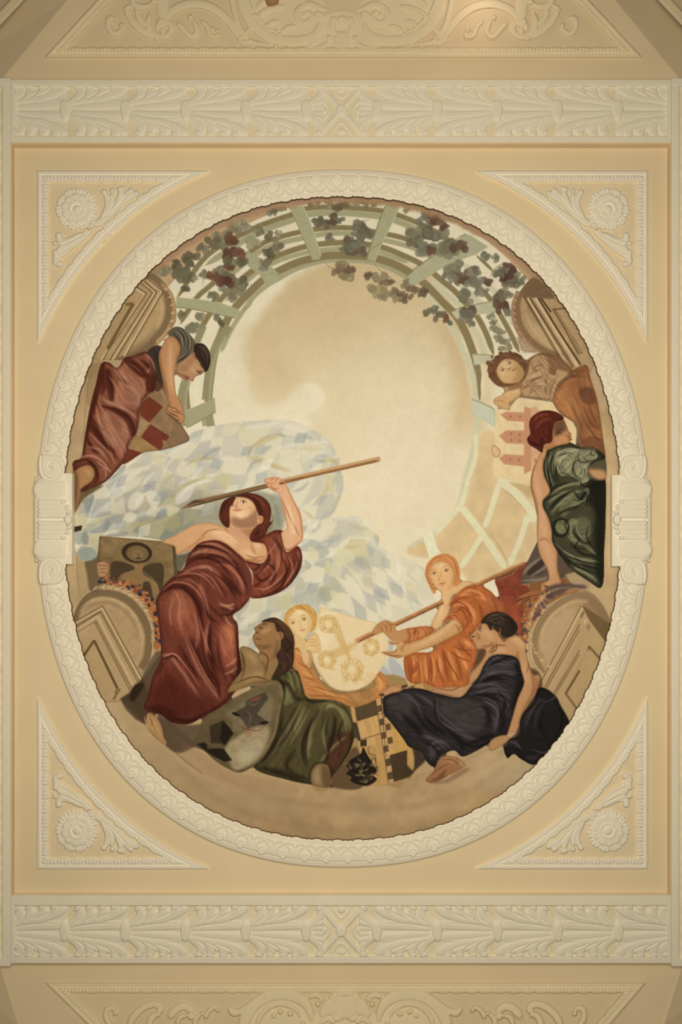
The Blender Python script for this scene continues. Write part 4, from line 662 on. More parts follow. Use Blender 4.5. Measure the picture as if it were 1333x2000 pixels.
HD = F("625 1135 660 1090 740 1065 790 1090 720 1150 640 1190", 'b48656', 1, 2, pid=70); MS('6a4426', 5, .85, 2, HD, "640 1130 650 1180", "660 1110 675 1165", "690 1100 700 1150", "640 1120 700 1085")
fr(690, 1060)
HD = F("210 1190 230 1165 300 1120 375 1128 380 1160 300 1180 250 1200", 'b98856', 1, 2, pid=70); MS('6f4828', 5, .85, 2, HD, "240 1160 262 1190", "270 1145 295 1178", "300 1130 330 1165"); F("205 1185 240 1180 245 1200 210 1200", '33261a', .9, 2)
# ================================================================= second sitting: contours, fold accents, brushwork
def streak(ids, deg, amp, lw=2.6, ll=34, seed=3):
    """long dry brush marks running along one direction"""
    m = blur(pmask(*ids), 1); t = math.radians(deg); u = XX*math.cos(t)+YY*math.sin(t)+N40*10; v = -XX*math.sin(t)+YY*math.cos(t)+N40*14+N14*2
    r = np.random.RandomState(seed).rand(512, 512).astype(np.float32)
    a, b = u/ll, v/lw; i, j = np.floor(a).astype(int), np.floor(b).astype(int); f, g = a-i, b-j; f = f*f*(3-2*f); g = g*g*(3-2*g)
    R = lambda p, q: r[p % 512, q % 512]
    n = (R(i, j)*(1-f)+R(i+1, j)*f)*(1-g)+(R(i, j+1)*(1-f)+R(i+1, j+1)*f)*g
    CAN[:] *= (1+m*(n*2-1)*amp)[..., None]
def contour(ids, col, w, a):
    """turn the form away at its edge"""
    m = pmask(*ids); e = blur(m*(1-smooth(.5, .97, blur(m, w))), 1); wash(col, e*a)
def tint(ids, k):
    m = blur(pmask(*ids), 1)[..., None]; CAN[:] = CAN*(1-m)+CAN*np.array(k, np.float32)*m
# close the slivers of bare plaster left between neighbouring shapes
fig = (PID >= 20).astype(np.float32); fb = blur(fig, 8); gap = (fb > .55) & (PID < 10) & (PID != BANNER)
avg = np.stack([blur(CAN[..., k]*fig, 8) for k in range(3)], -1)/(fb[..., None]+1e-4)
CAN += (avg*.72-CAN)*(blur(gap.astype(np.float32), 1)*gap)[..., None]
tint((21,), (.98, .985, 1.06)); tint((31,), (.97, .99, 1.03)); tint((61,), (.98, .98, 1.04)); tint((10, 11, 12, 13), (1, .99, 1.07)); tint((51,), (1, .97, 1)); tint((20, 30, 60, 70, 80, 90), (1.0, .985, 1.02))
contour((21,), '3a1710', 9, .7); contour((31,), '38130d', 9, .7); contour((61,), '86421f', 6, .55); contour((71,), '100d0c', 8, .6); contour((41,), '231c10', 9, .7); contour((91,), '14140d', 8, .6); contour((81,), '5f3f28', 7, .5); contour((51,), '8f5a2c', 5, .5)
for p, c in ((20, '7a4f30'), (30, 'a5693f'), (40, '5c4226'), (50, 'b98c54'), (60, '9a6838'), (70, '7d522f'), (80, '94693f'), (90, '86572f')): contour((p,), c, 4, .6)
contour((43,), '4a3b26', 6, .5); contour((53,), 'c2a266', 4, .5); contour((34, 24), '4a3520', 4, .5); contour((22, 32, 42, 72, 92), '1c0f0a', 4, .5); contour((12, 13, 10, 11), '6a5230', 3, .4)
streak((21,), 60, .10, 3.0, 30, 1); streak((31,), 72, .11, 3.2, 44, 2); streak((61,), 75, .08, 2.6, 26, 3); streak((71,), 20, .14, 2.4, 26, 4); streak((41,), 112, .11, 3.2, 40, 5); streak((91,), -40, .13, 2.6, 28, 6); streak((81,), 60, .10, 2.6, 24, 7); streak((51, 52), 30, .07, 2.4, 20, 8)
streak((20, 30, 40, 60, 70, 80, 90), 65, .02, 2.4, 20, 9); streak((34, 24, 43, 93), 10, .022, 3, 40, 10); streak((10, 11, 12, 13), -58, .014, 3, 60, 11); streak((32, 22, 42, 72, 92), 50, .16, 1.8, 20, 12); streak((PERGOLA,), 30, .02, 3, 30, 13); streak((73,), 80, .06, 2.5, 20, 14)
free = pmask(0, PERGOLA)*1.0
bm_ = pmask(BANNER); fr(430, 800)
MS('b9a678', 26, .8, 7, bm_, "210 400 240 320 310 250 400 205 500 190", "230 385 330 410 430 450 560 490", "850 400 900 410 930 450 950 560", "-270 440 -200 400 -100 380 0 400"); MS('96968c', 22, .6, 8, bm_, "440 190 480 200 520 215", "700 460 760 420 830 400", "200 520 260 420 330 400", "560 650 640 620 700 560")
fr(0, 0, 1)
for k in range(150):
    q = random.Random(k+900); x, y = q.uniform(160, 840), q.uniform(835, 1250)
    fan_ = x*.6+y*.4 > 830; t = math.radians((-36 if not fan_ else 50)+q.uniform(-14, 14)); a, b = q.uniform(14, 24), q.uniform(7, 13)
    c_, s_ = math.cos(t), math.sin(t); P4 = [x-a*c_, y-a*s_, x+b*s_, y-b*c_, x+a*c_, y+a*s_, x-b*s_, y+b*c_]
    F(P4, ('9d9d94', 'e0d8be', 'a8a79c', 'ddd3b2', 'c6ba8e', '959690')[k % 6], .5 if x < 620 else .4, .8, bm_, True)
fr(130, 800); MS('8f9088', 18, .6, 6, bm_, "240 900 330 860 440 830", "600 900 720 860 800 800", "330 560 400 500 440 440", "200 680 180 760", "1020 430 1120 340 1220 300"); MS('e3dac0', 14, .75, 5, bm_, "230 690 190 800 165 900", "640 640 560 720 540 800", "420 520 360 620 300 700", "860 720 950 610 1080 560 1160 560", "700 480 620 560 580 640", "900 330 800 420 760 520"); F("58 918 124 906 118 946 58 960", '2c1a10', .92, 2, None, True)
# left figure
fr(120, 640, .27)
S("1215 -10 1130 120 1085 260 1062 400 1050 525", 62, '8f8661', 1, 3, free, 0, 0, PERGOLA); S("1190 60 1110 230 1085 400 1075 520", 16, 'a7a07a', .8, 5, free, 0, 0)
S("905 385 880 470 872 560 895 715", 64, '928a64', 1, 3, free, 0, 0, PERGOLA); S("930 390 905 500 905 700", 16, 'a7a07a', .8, 5, free, 0, 0); S("1068 630 1085 715", 58, '928a64', 1, 3, free, 0, 0, PERGOLA); S("1030 -10 980 110", 50, '8f8661', 1, 3, free, 0, 0, PERGOLA)
F("905 612 1110 508 1116 610 925 720", 'a09972', 1, 2, free, True, pid=PERGOLA); L("925 720 1116 612", 6, '847b57', .8, 3, free)
m = pmask(21)
for s in ("285 250 320 300 280 460 230 620 190 800 160 920 165 840 210 620 250 420", "325 300 365 330 385 510 350 530 325 420", "205 640 270 720 330 830 390 905 320 870 230 770 190 730", "440 205 540 235 625 340 560 350 480 270", "620 350 690 360 680 440 640 470 615 440", "290 560 380 590 470 620 530 700 540 770 500 790 470 690 390 620"): F(s, '431a11', .75, 6, m)
MS('ab765c', 12, .8, 4, m, "285 480 275 550 330 640 400 770 470 900 480 960", "300 520 350 540 450 580 540 640", "200 760 260 820 340 900 400 1000", "110 955 200 930 300 970 370 1060", "600 190 650 230 690 330", "570 360 600 420 600 480", "420 300 500 400 560 500 570 560", "340 340 400 440 400 520"); MS('92594a', 8, .7, 3, m, "240 970 300 1010 350 1080", "270 1040 310 1060 330 1110", "470 250 540 290 600 350", "360 640 420 680 440 780", "480 720 500 780 490 860")
m = pmask(20)
MS('8a5c38', 14, .7, 5, m, "720 100 712 240 740 400 780 520", "835 180 838 320 830 440"); MS('cfa374', 20, .6, 8, m, "790 90 790 220 800 380 820 500"); MS('5c3a22', 6, .9, 2, m, "768 590 800 622 850 640", "785 628 830 665 872 668", "822 580 846 604 884 640", "780 560 800 580 830 585"); MS('d0a274', 8, .8, 3, m, "785 605 815 618", "815 640 850 655", "850 670 875 680", "850 600 880 625")
MS('70482e', 10, .8, 3, m, "990 330 1005 325 1020 330", "975 310 1000 318 1025 312"); MS('8a3e2c', 7, .85, 2, m, "880 345 905 360 925 352"); MS('c99a6c', 16, .6, 6, m, "940 250 980 280 1010 300", "900 320 920 330"); F("895 260 940 220 960 250 920 300 880 320 850 300", '8a603c', .45, 12, m)
m = pmask(22); MS('5d4838', 6, .8, 2, m, "985 130 1040 160 1070 230", "1000 115 1060 170 1078 240", "1010 150 1050 200 1060 270", "1020 180 1040 240"); F("975 150 1000 190 1035 250 1045 300 1020 290 1000 250 970 200", '2d2119', .9, 4, None, False, False, 22)
m = pmask(23); MS('8f846a', 6, .8, 2, m, "820 20 870 60 880 140", "850 10 900 70 905 170", "885 15 930 80 930 180", "850 260 900 230 950 170"); MS('262019', 7, .8, 2, m, "835 15 885 70 893 150", "868 12 918 80 918 180", "850 240 910 200 950 150", "650 150 690 190 710 280", "670 170 720 330 725 390")
fr(690, 1060); F("540 1090 620 1100 700 1130 660 1175 560 1160 520 1120", 'a87c48', 1, 2, pmask(0)); fr(240, 1180); F("290 850 480 940 640 930 720 880 660 1100 570 1115 440 1165 330 1095 280 960", '54412b', .85, 10, pmask(0))
# woman in green
fr(900, 650); m = pmask(91)
MS('918d66', 8, .75, 3, m, "680 960 668 1030 680 1120 700 1190", "740 960 720 1040 735 1130", "700 1280 780 1220 880 1180 990 1165", "690 1340 770 1270 880 1220", "720 1410 800 1320 900 1260", "770 1420 850 1370 950 1320 1010 1280", "960 1260 960 1320", "900 1480 920 1560 980 1640", "730 1640 830 1720 950 1770 1100 1790", "800 1720 920 1790 1110 1830", "860 1810 960 1870 1080 1930", "1000 1470 1030 1540", "860 1400 950 1380")
MS('11110b', 9, .85, 3, m, "700 1000 690 1100 715 1210", "755 1000 750 1100 780 1180", "660 1320 720 1280 800 1250", "680 1400 760 1310 850 1260", "740 1450 830 1380 920 1350", "880 1300 930 1310 980 1250 990 1330 940 1330", "850 1450 820 1500 860 1600", "880 1560 930 1610 900 1680 1000 1700", "740 1660 850 1750 980 1800 1100 1820", "820 1760 940 1840 1100 1890", "1000 1500 990 1600 1050 1700", "770 1610 850 1650", "940 1150 960 1200 1080 1190")
F("1000 1180 1060 1170 1135 1165 1130 1700 1105 1960 1060 1850 1070 1500 1040 1300", '15150e', .7, 18, m)
MS('2e2c1e', 6, .85, 2, m, "930 930 900 990 880 1050 900 1110 960 1150", "950 960 990 1000 1050 1000", "1030 910 1010 950 960 980", "940 1030 950 1080 930 1110", "960 1030 975 1090 965 1130", "985 1030 1000 1080", "770 960 830 940 890 950", "760 1010 790 1080 850 1100", "810 980 790 1040 830 1080", "1050 950 1010 1010")
MS('b3ab84', 9, .7, 3, m, "820 930 890 920 930 930", "780 990 790 1050", "900 1090 950 1140", "945 1050 940 1100", "970 1060 990 1120", "1000 930 1030 960")
m = pmask(90); MS('5c3a20', 6, .8, 2, m, "645 1990 672 1985 700 2035 712 2060", "690 1985 725 2045", "725 1985 755 2040", "755 1990 782 2030", "640 1970 690 1990 790 1975", "600 1000 565 1100 560 1190", "690 1230 660 1340"); MS('dbae7c', 12, .7, 4, m, "660 2000 690 2050", "705 2010 730 2055", "740 2010 765 2045", "600 1090 600 1180", "690 1890 740 1950")
m = pmask(81); MS('5f4228', 7, .8, 2, m, "500 410 550 370 620 350 680 320", "480 450 540 400 600 350", "560 300 600 260 660 250", "640 190 690 230 690 290", "540 480 570 430 640 410", "600 490 620 430", "660 490 680 410 660 360", "700 500 720 420 760 340", "570 230 620 230"); MS('5a3820', 12, .75, 5, m, "760 430 830 360 900 340 1000 350", "880 560 930 680 960 800", "940 470 990 440 1050 480", "930 600 1000 740 1100 860", "1000 520 1030 640 1090 760", "820 330 900 300 990 290"); MS('c08a58', 10, .7, 5, m, "860 500 900 600 950 730", "1000 620 1060 760", "760 500 800 450 860 430"); MS('c8a87c', 8, .7, 3, m, "520 390 590 340 660 330", "540 440 600 390", "590 210 640 215", "640 440 680 380")
m = pmask(93); MS('95866f', 9, .85, 3, m, "460 1045 640 1030 700 1000", "470 1000 545 925 660 840", "530 1000 650 930")
# red robe
fr(130, 940, .375); m = pmask(31)
MS('2f0f09', 12, .85, 4, m, "640 350 720 340 830 370 900 440", "620 440 700 400 790 420 860 500", "480 600 540 560 610 560 670 620 700 700 710 800", "700 600 740 700 790 740", "560 520 640 500 700 540", "760 470 840 540 890 620", "800 700 860 690 890 650", "700 820 730 950 790 1060 800 1140", "500 930 560 910 580 930", "640 800 700 960 770 1080", "590 850 640 950 700 1040", "750 760 750 880 800 1000", "430 1190 520 1210 620 1250 720 1210", "880 760 900 900 890 1040", "980 480 1020 520 1080 480", "1130 400 1150 470 1110 560 1020 600", "1190 360 1210 440 1160 540", "1040 420 1090 470 1060 560")
MS('a9694f', 8, .85, 3, m, "640 400 720 370 820 390 890 450", "560 500 640 480 720 500 780 570", "500 570 560 530 640 540 700 600 730 700", "690 470 760 510 820 600", "790 640 840 655 880 640", "830 690 870 720", "560 600 540 680 550 760", "600 600 590 700 600 780", "800 780 820 880 860 930", "830 970 870 940 890 920", "500 920 560 900 620 960 700 1080", "640 830 720 1000 790 1100", "690 700 720 820 760 920", "1000 420 1050 380 1100 320", "1060 520 1110 430 1110 350", "1150 380 1180 460 1130 560", "980 560 1050 560 1120 500", "820 430 900 500 940 580", "690 330 780 330 870 380"); MS('bd8367', 5, .8, 2, m, "800 640 840 650 870 640", "835 960 870 935", "840 985 875 975", "560 590 550 650", "700 480 750 500", "640 385 700 365", "505 915 555 900 600 930")
F("430 1150 480 1050 560 1010 640 1080 760 1140 800 1150 700 1230 600 1250 480 1210", '3d150e', .5, 30, m)
m = pmask(33); L("640 120 1040 20 1240 -20", 4, '3e2a18', .5, 2, m)
m = pmask(30); MS('94593a', 8, .7, 3, m, "700 290 740 260 800 250", "860 270 920 260", "930 380 980 400 1040 390", "1120 80 1170 200 1225 300", "1140 360 1180 350 1220 310", "1060 20 1080 40 1110 40"); MS('ecca98', 12, .55, 6, m, "760 260 840 280 900 330", "950 360 1000 380", "1150 100 1180 220 1190 290")
# rope and fruit of the lower left pediment
fr(120, 940)
for i in range(22):
    t = i/21; a = math.radians(-108+t*118); x, y = 372+345*math.cos(a), 1190+372*math.sin(a)
    c, s = math.cos(a+1.1), math.sin(a+1.1); F([x-26*c, y-26*s, x-8*s, y+8*c, x+26*c, y+26*s, x+8*s, y-8*c], ('cdb27c', 'bb9b66')[i % 2], .95, 2, None, False, False, 12); L([x-24*c+6*s, y-24*s-6*c, x+24*c+6*s, y+24*s-6*c], 4, '6a4f2e', .8, 2)
for i in range(60):
    q = random.Random(i+170); t = q.random(); a = math.radians(-100+t*112); r_ = q.uniform(392, 452); x, y = 365+(r_-8)*math.cos(a), 1192+r_*math.sin(a)
    if PID[int(min(max(y*.25+OY, 0), PH-1)), int(min(max(x*.25+OX, 0), PW-1))] not in (31, 30): F(E(x, y, q.uniform(8, 20), q.uniform(7, 14), q.uniform(0, 180), 8), ('26262d', '2d2a34', 'c07c48', 'a8602e', '8a4a26', '33303a')[i % 6], .9, 3, None, False, False, 12)
lines('7b6138', 14, "440 1620 420 1660", "165 1385 150 1400")
fr(130, 940, .375)
F("355 1062 408 1058 380 1110 350 1150 330 1130", '2a1e12', .9, 4); L("245 1140 280 1082", 9, '6b542f', .9, 2); L("90 900 150 830", 6, '6b542f', .7, 2)
# olive robe
fr(430, 1060, .375); m = pmask(41)
MS('8a8052', 10, .7, 4, m, "540 840 600 820 640 860", "470 860 420 960 360 1060", "430 830 380 930 330 1030", "500 880 470 1000 460 1120", "560 880 540 1000 560 1100", "610 860 650 920 660 1000", "300 660 360 680 380 760", "360 640 400 700 420 780", "340 720 350 800"); MS('1f180d', 14, .8, 5, m, "400 850 340 960 270 1080 210 1160", "520 870 460 970 430 1060 440 1150", "590 880 600 960 570 1080 540 1180", "640 920 620 1000 640 1060", "200 1170 330 1210 460 1250", "440 800 480 830 600 820", "290 690 330 740 330 820", "420 900 350 1010", "690 960 680 1060 620 1180")
m = pmask(40); MS('4a3018', 8, .75, 3, m, "200 560 250 600 240 680", "110 560 130 640 110 720", "290 600 270 680", "60 740 180 700 260 720", "300 510 300 580"); MS('b8955f', 16, .6, 7, m, "130 570 190 610", "110 690 200 650", "250 450 290 440", "220 540 240 600"); MS('5a3a22', 6, .85, 2, m, "195 452 210 440 228 448", "176 475 190 470", "180 497 205 505 215 500"); eye(217, 452, 9, -20, '2a1a10', '3c2618', 'b08c62', m, .7)
m = pmask(42); MS('68482e', 5, .7, 2, m, "250 400 320 420 370 490", "280 395 350 440 380 520", "310 570 360 590 370 640", "330 620 350 660"); MS('180d08', 8, .7, 3, m, "340 480 370 540 330 580", "300 640 340 620")
# heart shield and fruit coloured cloth
m = pmask(53)
for x, y, r in ((565, 425, 44), (560, 610, 44), (790, 545, 40), (690, 660, 54)):
    F(E(x, y, r*.8, r*.75), 'd0ad70', .6, 8, m)
    for k in range(12):
        q = random.Random(k+int(x)); a = k*.523; S([x+r*.5*math.cos(a), y+r*.5*math.sin(a), x+r*math.cos(a+.2), y+r*math.sin(a+.2), x+r*1.1*math.cos(a+.6), y+r*1.05*math.sin(a+.6)], 9, ('bd9350', 'c9a364')[k % 2], .7, 3, m)
    F(E(x, y, r*.4, r*.42), 'e2ca98', .8, 5, m); MS('a97f42', 4, .7, 2, m, [x-r*.25, y-r*.1, x-r*.08, y-r*.14], [x+r*.08, y-r*.12, x+r*.25, y-r*.06], [x-r*.15, y+r*.2, x+r*.12, y+r*.22])
MS('c9a466', 22, .65, 5, m, "590 440 630 520 680 600", "540 590 640 550 720 520")
m = pmask(51); MS('8c5426', 6, .8, 2, m, "400 620 460 660 500 720", "430 690 500 720 560 760", "440 740 520 760 620 790", "800 700 830 690 860 730", "460 800 560 800 640 815"); MS('e0ac6a', 7, .7, 3, m, "380 560 430 590 470 640", "440 710 520 740", "820 690 850 720")
# orange dress
m = pmask(61); MS('7c3a1c', 7, .85, 2, m, "980 590 985 660 1000 740", "1010 600 1030 640 1010 680 1000 640", "1080 590 1090 690 1085 745", "1130 570 1140 660 1180 740", "1160 560 1200 640 1260 730", "1190 560 1250 600 1310 620", "1210 540 1270 560 1320 560", "1200 260 1250 230 1310 240", "1190 330 1240 310 1290 340 1300 410", "1220 370 1260 350 1290 400", "1180 400 1220 380 1250 400", "1260 440 1300 430", "1000 480 1020 460 1010 500", "1040 460 1070 470"); MS('e2984f', 9, .75, 3, m, "1040 590 1050 660 1060 740", "1100 570 1120 660 1110 740", "1150 600 1190 690", "1180 580 1240 640", "1220 300 1290 290", "1200 360 1250 335", "1240 250 1310 265", "970 600 970 680", "1020 480 1050 490")
m = pmask(60); MS('845428', 6, .8, 2, m, "850 575 900 590 950 585", "880 540 905 545 895 520", "800 440 830 470", "830 420 860 450", "1000 520 1090 480 1180 430", "1230 400 1260 430 1240 460"); MS('e2bd84', 9, .6, 4, m, "1100 470 1180 430 1240 410", "860 570 900 565", "1120 380 1140 340")
m = pmask(62); MS('8f552b', 4, .75, 2, m, "1090 120 1120 85 1160 70", "1080 160 1085 210 1100 245", "1095 200 1110 250", "1180 70 1220 100 1235 160", "1200 90 1228 140 1232 200"); MS('e0aa6a', 4, .7, 2, m, "1100 110 1140 80", "1190 80 1220 120 1230 180"); 
for i in range(6): L(E(1098+i*2.5, 190+i*11, 9, 7, 30, 8)[:12], 4, ('8f552b', 'd89e5e')[i % 2], .8, 1.5)
# lion and chequers
for i in range(46):
    q = random.Random(i+300); a = q.random()*6.28; r_ = 55*math.sqrt(q.random()); x, y = 745+1.15*r_*math.cos(a), 1185+r_*math.sin(a)*1.05
    S([x, y, x+q.uniform(-26, 26), y+q.uniform(-22, 22), x+q.uniform(-34, 34), y+q.uniform(-30, 30)], q.uniform(5, 11), ('1a130d', '221a12', '1a130d', '6f5f42', '8a7650')[i % 5], .85, 2)
m = pmask(73); MS('241b12', 6, .7, 3, m, "850 1130 960 1090", "730 1020 735 1060", "845 1010 870 1240")
# navy figure
fr(740, 1060, .36); m = pmask(71)
MS('565052', 7, .7, 3, m, "640 620 700 650 760 640", "560 700 640 660 740 670", "550 730 650 700 780 710", "480 790 560 770 650 780 720 820", "600 790 680 830 710 900", "500 830 600 850 650 900 640 1000", "320 830 330 920 420 1000 520 1060", "120 830 200 870 250 960", "80 860 140 880", "250 1040 320 1080 380 1140", "270 1120 310 1080 370 1090", "300 1180 310 1130 350 1110", "760 740 780 680", "880 850 830 920 800 1000", "900 870 960 840 980 800", "700 1080 750 1090 790 1150", "830 1120 900 1140 950 1100", "860 1030 870 960"); MS('0c0a09', 12, .8, 4, m, "580 680 660 640 760 600", "560 750 660 720 760 740", "640 800 690 860 660 960", "430 780 520 800", "300 860 320 960 400 1030", "180 900 260 1000 330 1050", "240 1080 300 1110 350 1180", "780 640 800 720 760 840", "900 900 880 1000 930 1080", "960 860 1000 960 960 1060", "720 1110 770 1130 800 1170", "420 1060 520 1110 640 1060")
m = pmask(70); MS('6a4426', 7, .8, 2, m, "540 470 555 455 560 440", "500 500 520 510 530 505", "515 530 530 540", "590 600 640 560 700 560", "640 540 640 580 600 600", "790 560 820 640 800 720", "740 540 750 600", "300 790 400 800 480 760", "620 1075 640 1105", "645 1065 660 1100", "670 1060 680 1090", "290 1260 340 1220 380 1200", "280 1280 300 1250", "340 1180 400 1180 440 1210"); MS('d3a878', 14, .6, 6, m, "720 520 770 530 800 580", "830 600 840 680", "560 470 600 480", "340 1170 400 1165", "640 600 690 590", "770 820 750 920"); eye(556, 466, 9, -50, '241710', '4e301e', 'c9a070', m, .8)
m = pmask(72); MS('5d4836', 5, .8, 2, m, "580 420 620 395 680 400", "600 430 650 410 700 430", "640 450 660 430 690 450", "590 405 650 385 710 400"); F("630 440 660 455 655 490 630 470", '2a1f17', .9, 3, None, False, False, 72)
L("-190 1190 0 1290 150 1275 300 1240 480 1180 620 1110 700 1060", 5, '8a7048', .6, 4, free); S("480 1200 640 1120 760 1080 700 1170 560 1260 460 1290", 40, 'b7a071', .5, 16, free); F("820 1160 900 1230 880 1320 700 1333 560 1333 700 1230", 'b39c6e', .5, 30, free)
m = pmask(63); mottle(m, .10)
# right hand pediment: rope, fruit, mouldings
fr(740, 1060, .36)
for i in range(26):
    t = i/25; a = math.radians(210-t*150 if False else 118+t*172); x, y = 1025+205*math.cos(a), 470+228*math.sin(a)
    if x < 1140: c, s = math.cos(a+1.15), math.sin(a+1.15); F([x-17*c, y-17*s, x-6*s, y+6*c, x+17*c, y+17*s, x+6*s, y-6*c], ('c5a872', 'b08f5a')[i % 2], .9, 2, None, False, False, 13)
for i in range(50):
    q = random.Random(i+400); a = math.radians(150+q.random()*110); r_ = q.uniform(238, 262); x, y = 1025+.96*r_*math.cos(a), 470+1.03*r_*math.sin(a)
    if PID[int(min(max(y*.36+OY, 0), PH-1)), int(min(max(x*.36+OX, 0), PW-1))] in (13, 0, 63): F(E(x, y, q.uniform(7, 16), q.uniform(5, 11), q.uniform(0, 180), 8), ('54434a', 'a5622f', '8a4a2a', '473a3a', 'c08a50')[i % 5], .85, 3, None, False, False, 13)
S("770 300 850 275 900 265", 22, '9a6238', .9, 4); MS('5a3420', 5, .8, 2, None, "750 320 800 300 880 280", "760 340 820 310 870 300"); S("900 270 960 240 1040 235 1100 250", 26, '4f4138', .85, 8)
fr(130, 940, .375)
MS('5c4026', 6, .85, 2, None, "425 1290 440 1315", "440 1300 455 1325", "452 1312 466 1336", "464 1326 474 1346"); MS('c79c66', 8, .7, 3, None, "405 1220 420 1270 440 1300", "418 1215 440 1270 460 1310")
fr(430, 1060, .375); MS('5a3a22', 6, .8, 2, None, "1095 1225 1110 1245", "1110 1215 1128 1235", "1125 1208 1142 1226", "1082 1235 1095 1250"); MS('b98a5a', 10, .6, 4, pmask(70), "1150 1130 1200 1110 1240 1140", "1130 1190 1180 1160")
# ---- ledge, and the grain of brush and plaster over everything
fr(0, 0, 1)
MS('8d7148', 10, .4, 6, free, "330 1430 460 1530 600 1570 760 1580 900 1550 1010 1480", "300 1450 440 1570 620 1620 800 1615"); MS('c0a26e', 30, .3, 14, free, "620 1590 760 1600 900 1570", "880 1540 980 1500 1040 1440")
led = blur((1-SKY)*pmask(0), 1); CAN[:] *= 1+led[..., None]*np.array((.04, .045, .13), np.float32); CAN[:] *= 1-blur(SKY*pmask(0), 1)[..., None]*.03
CAN *= (1+0.009*N5+.013*N2+.006*N14)[..., None]
np.clip(CAN, .02, .97, CAN)
# ================================================================= the room
import bpy, bmesh
from mathutils import Matrix, Vector
scene = bpy.context.scene
COL = scene.collection
ZC, ZK, FPX, CX, VPY = 7.5, 1.5, 1500.0, 666.5, 1180.0     # ceiling height, eye height, focal length in px, point straight overhead
def wx(px, dz=0): return (px-CX)*(ZC-ZK-dz)/FPX
def wy(py, dz=0): return (py-VPY)*(ZC-ZK-dz)/FPX
def W(px, py, dz=0): return (wx(px, dz), wy(py, dz), ZC-dz)
PXM = (ZC-ZK)/FPX                                          # metres per photo pixel at ceiling level
# ---------------------------------------------------------------- materials
def mat(name, col, rough=.75, var=.04, scale=3.0, bump=0.0, bscale=60):
    m = bpy.data.materials.new(name); m.use_nodes = True; nt = m.node_tree; b = nt.nodes['Principled BSDF']
    b.inputs['Roughness'].default_value = rough; b.inputs['Specular IOR Level'].default_value = .2
    tc = nt.nodes.new('ShaderNodeTexCoord'); n = nt.nodes.new('ShaderNodeTexNoise'); n.inputs['Scale'].default_value = scale; n.inputs['Detail'].default_value = 4
    r = nt.nodes.new('ShaderNodeValToRGB'); r.color_ramp.elements[0].position = .3; r.color_ramp.elements[1].position = .7
    r.color_ramp.elements[0].color = (*[c*(1-var) for c in col], 1); r.color_ramp.elements[1].color = (*[min(1, c*(1+var)) for c in col], 1)
    nt.links.new(tc.outputs['Object'], n.inputs['Vector']); nt.links.new(n.outputs['Fac'], r.inputs['Fac']); nt.links.new(r.outputs['Color'], b.inputs['Base Color'])
    if bump:
        n2 = nt.nodes.new('ShaderNodeTexNoise'); n2.inputs['Scale'].default_value = bscale; n2.inputs['Detail'].default_value = 3
        bp = nt.nodes.new('ShaderNodeBump'); bp.inputs['Strength'].default_value = bump; bp.inputs['Distance'].default_value = .01
        nt.links.new(tc.outputs['Object'], n2.inputs['Vector']); nt.links.new(n2.outputs['Fac'], bp.inputs['Height']); nt.links.new(bp.outputs['Normal'], b.inputs['Normal'])
    return m
M_WHITE = mat('white_stucco', (.85, .84, .80), .7, .02, 4, .08)
M_FIELD = mat('cream_paint', (.80, .70, .527), .75, .025, 2, .05)
M_BLUSH = mat('blush_paint', (.79, .70, .55), .75, .025, 2, .05)
M_EDGE = mat('tan_edge_paint', (.73, .60, .44), .8, .04, 3)
M_FRZ = mat('frieze_ground', (.83, .775, .64), .75, .04, 6, .05)
M_VAULT = mat('vault_paint', (.72, .622, .47), .8, .03, 2, .08)
M_VREL = mat('vault_stucco', (.79, .715, .56), .75, .03, 4, .08)
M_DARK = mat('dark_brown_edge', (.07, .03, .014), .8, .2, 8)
M_COPPER = mat('copper_knob', (.44, .26, .185), .5, .1, 8)
M_PAINT = bpy.data.materials.new('mural_paint'); M_PAINT.use_nodes = True
_nt = M_PAINT.node_tree; _b = _nt.nodes['Principled BSDF']; _b.inputs['Roughness'].default_value = .85; _b.inputs['Specular IOR Level'].default_value = .15
_a = _nt.nodes.new('ShaderNodeVertexColor'); _a.layer_name = 'pigment'; _nt.links.new(_a.outputs['Color'], _b.inputs['Base Color'])
# ---------------------------------------------------------------- helpers
def mesh(name, v, f, m, parent=None, smooth=True, off=(0, 0, 0)):
    me = bpy.data.meshes.new(name); v = np.asarray(v, np.float32)-np.asarray(off, np.float32)
    if isinstance(f, np.ndarray) and f.ndim == 2:
        k = f.shape[1]; me.vertices.add(len(v)); me.vertices.foreach_set('co', v.ravel())
        me.loops.add(f.size); me.loops.foreach_set('vertex_index', f.astype(np.int32).ravel())
        me.polygons.add(len(f)); me.polygons.foreach_set('loop_start', np.arange(0, f.size, k, dtype=np.int32))
        me.update(calc_edges=True); me.validate()
    else:
        me.from_pydata([tuple(map(float, p)) for p in v], [], f); me.update()
    me.materials.append(m)
    if smooth: me.polygons.foreach_set('use_smooth', np.ones(len(me.polygons), bool))
    o = bpy.data.objects.new(name, me); COL.objects.link(o)
    if parent: o.parent = parent
    return o
def thing(name, label, cat, loc, group=None):
    o = bpy.data.objects.new(name, None); COL.objects.link(o); o.location = loc; o.empty_display_size = .1
    o['label'] = label; o['category'] = cat
    if group: o['group'] = group
    return o
def struct(o): o['kind'] = 'structure'; return o
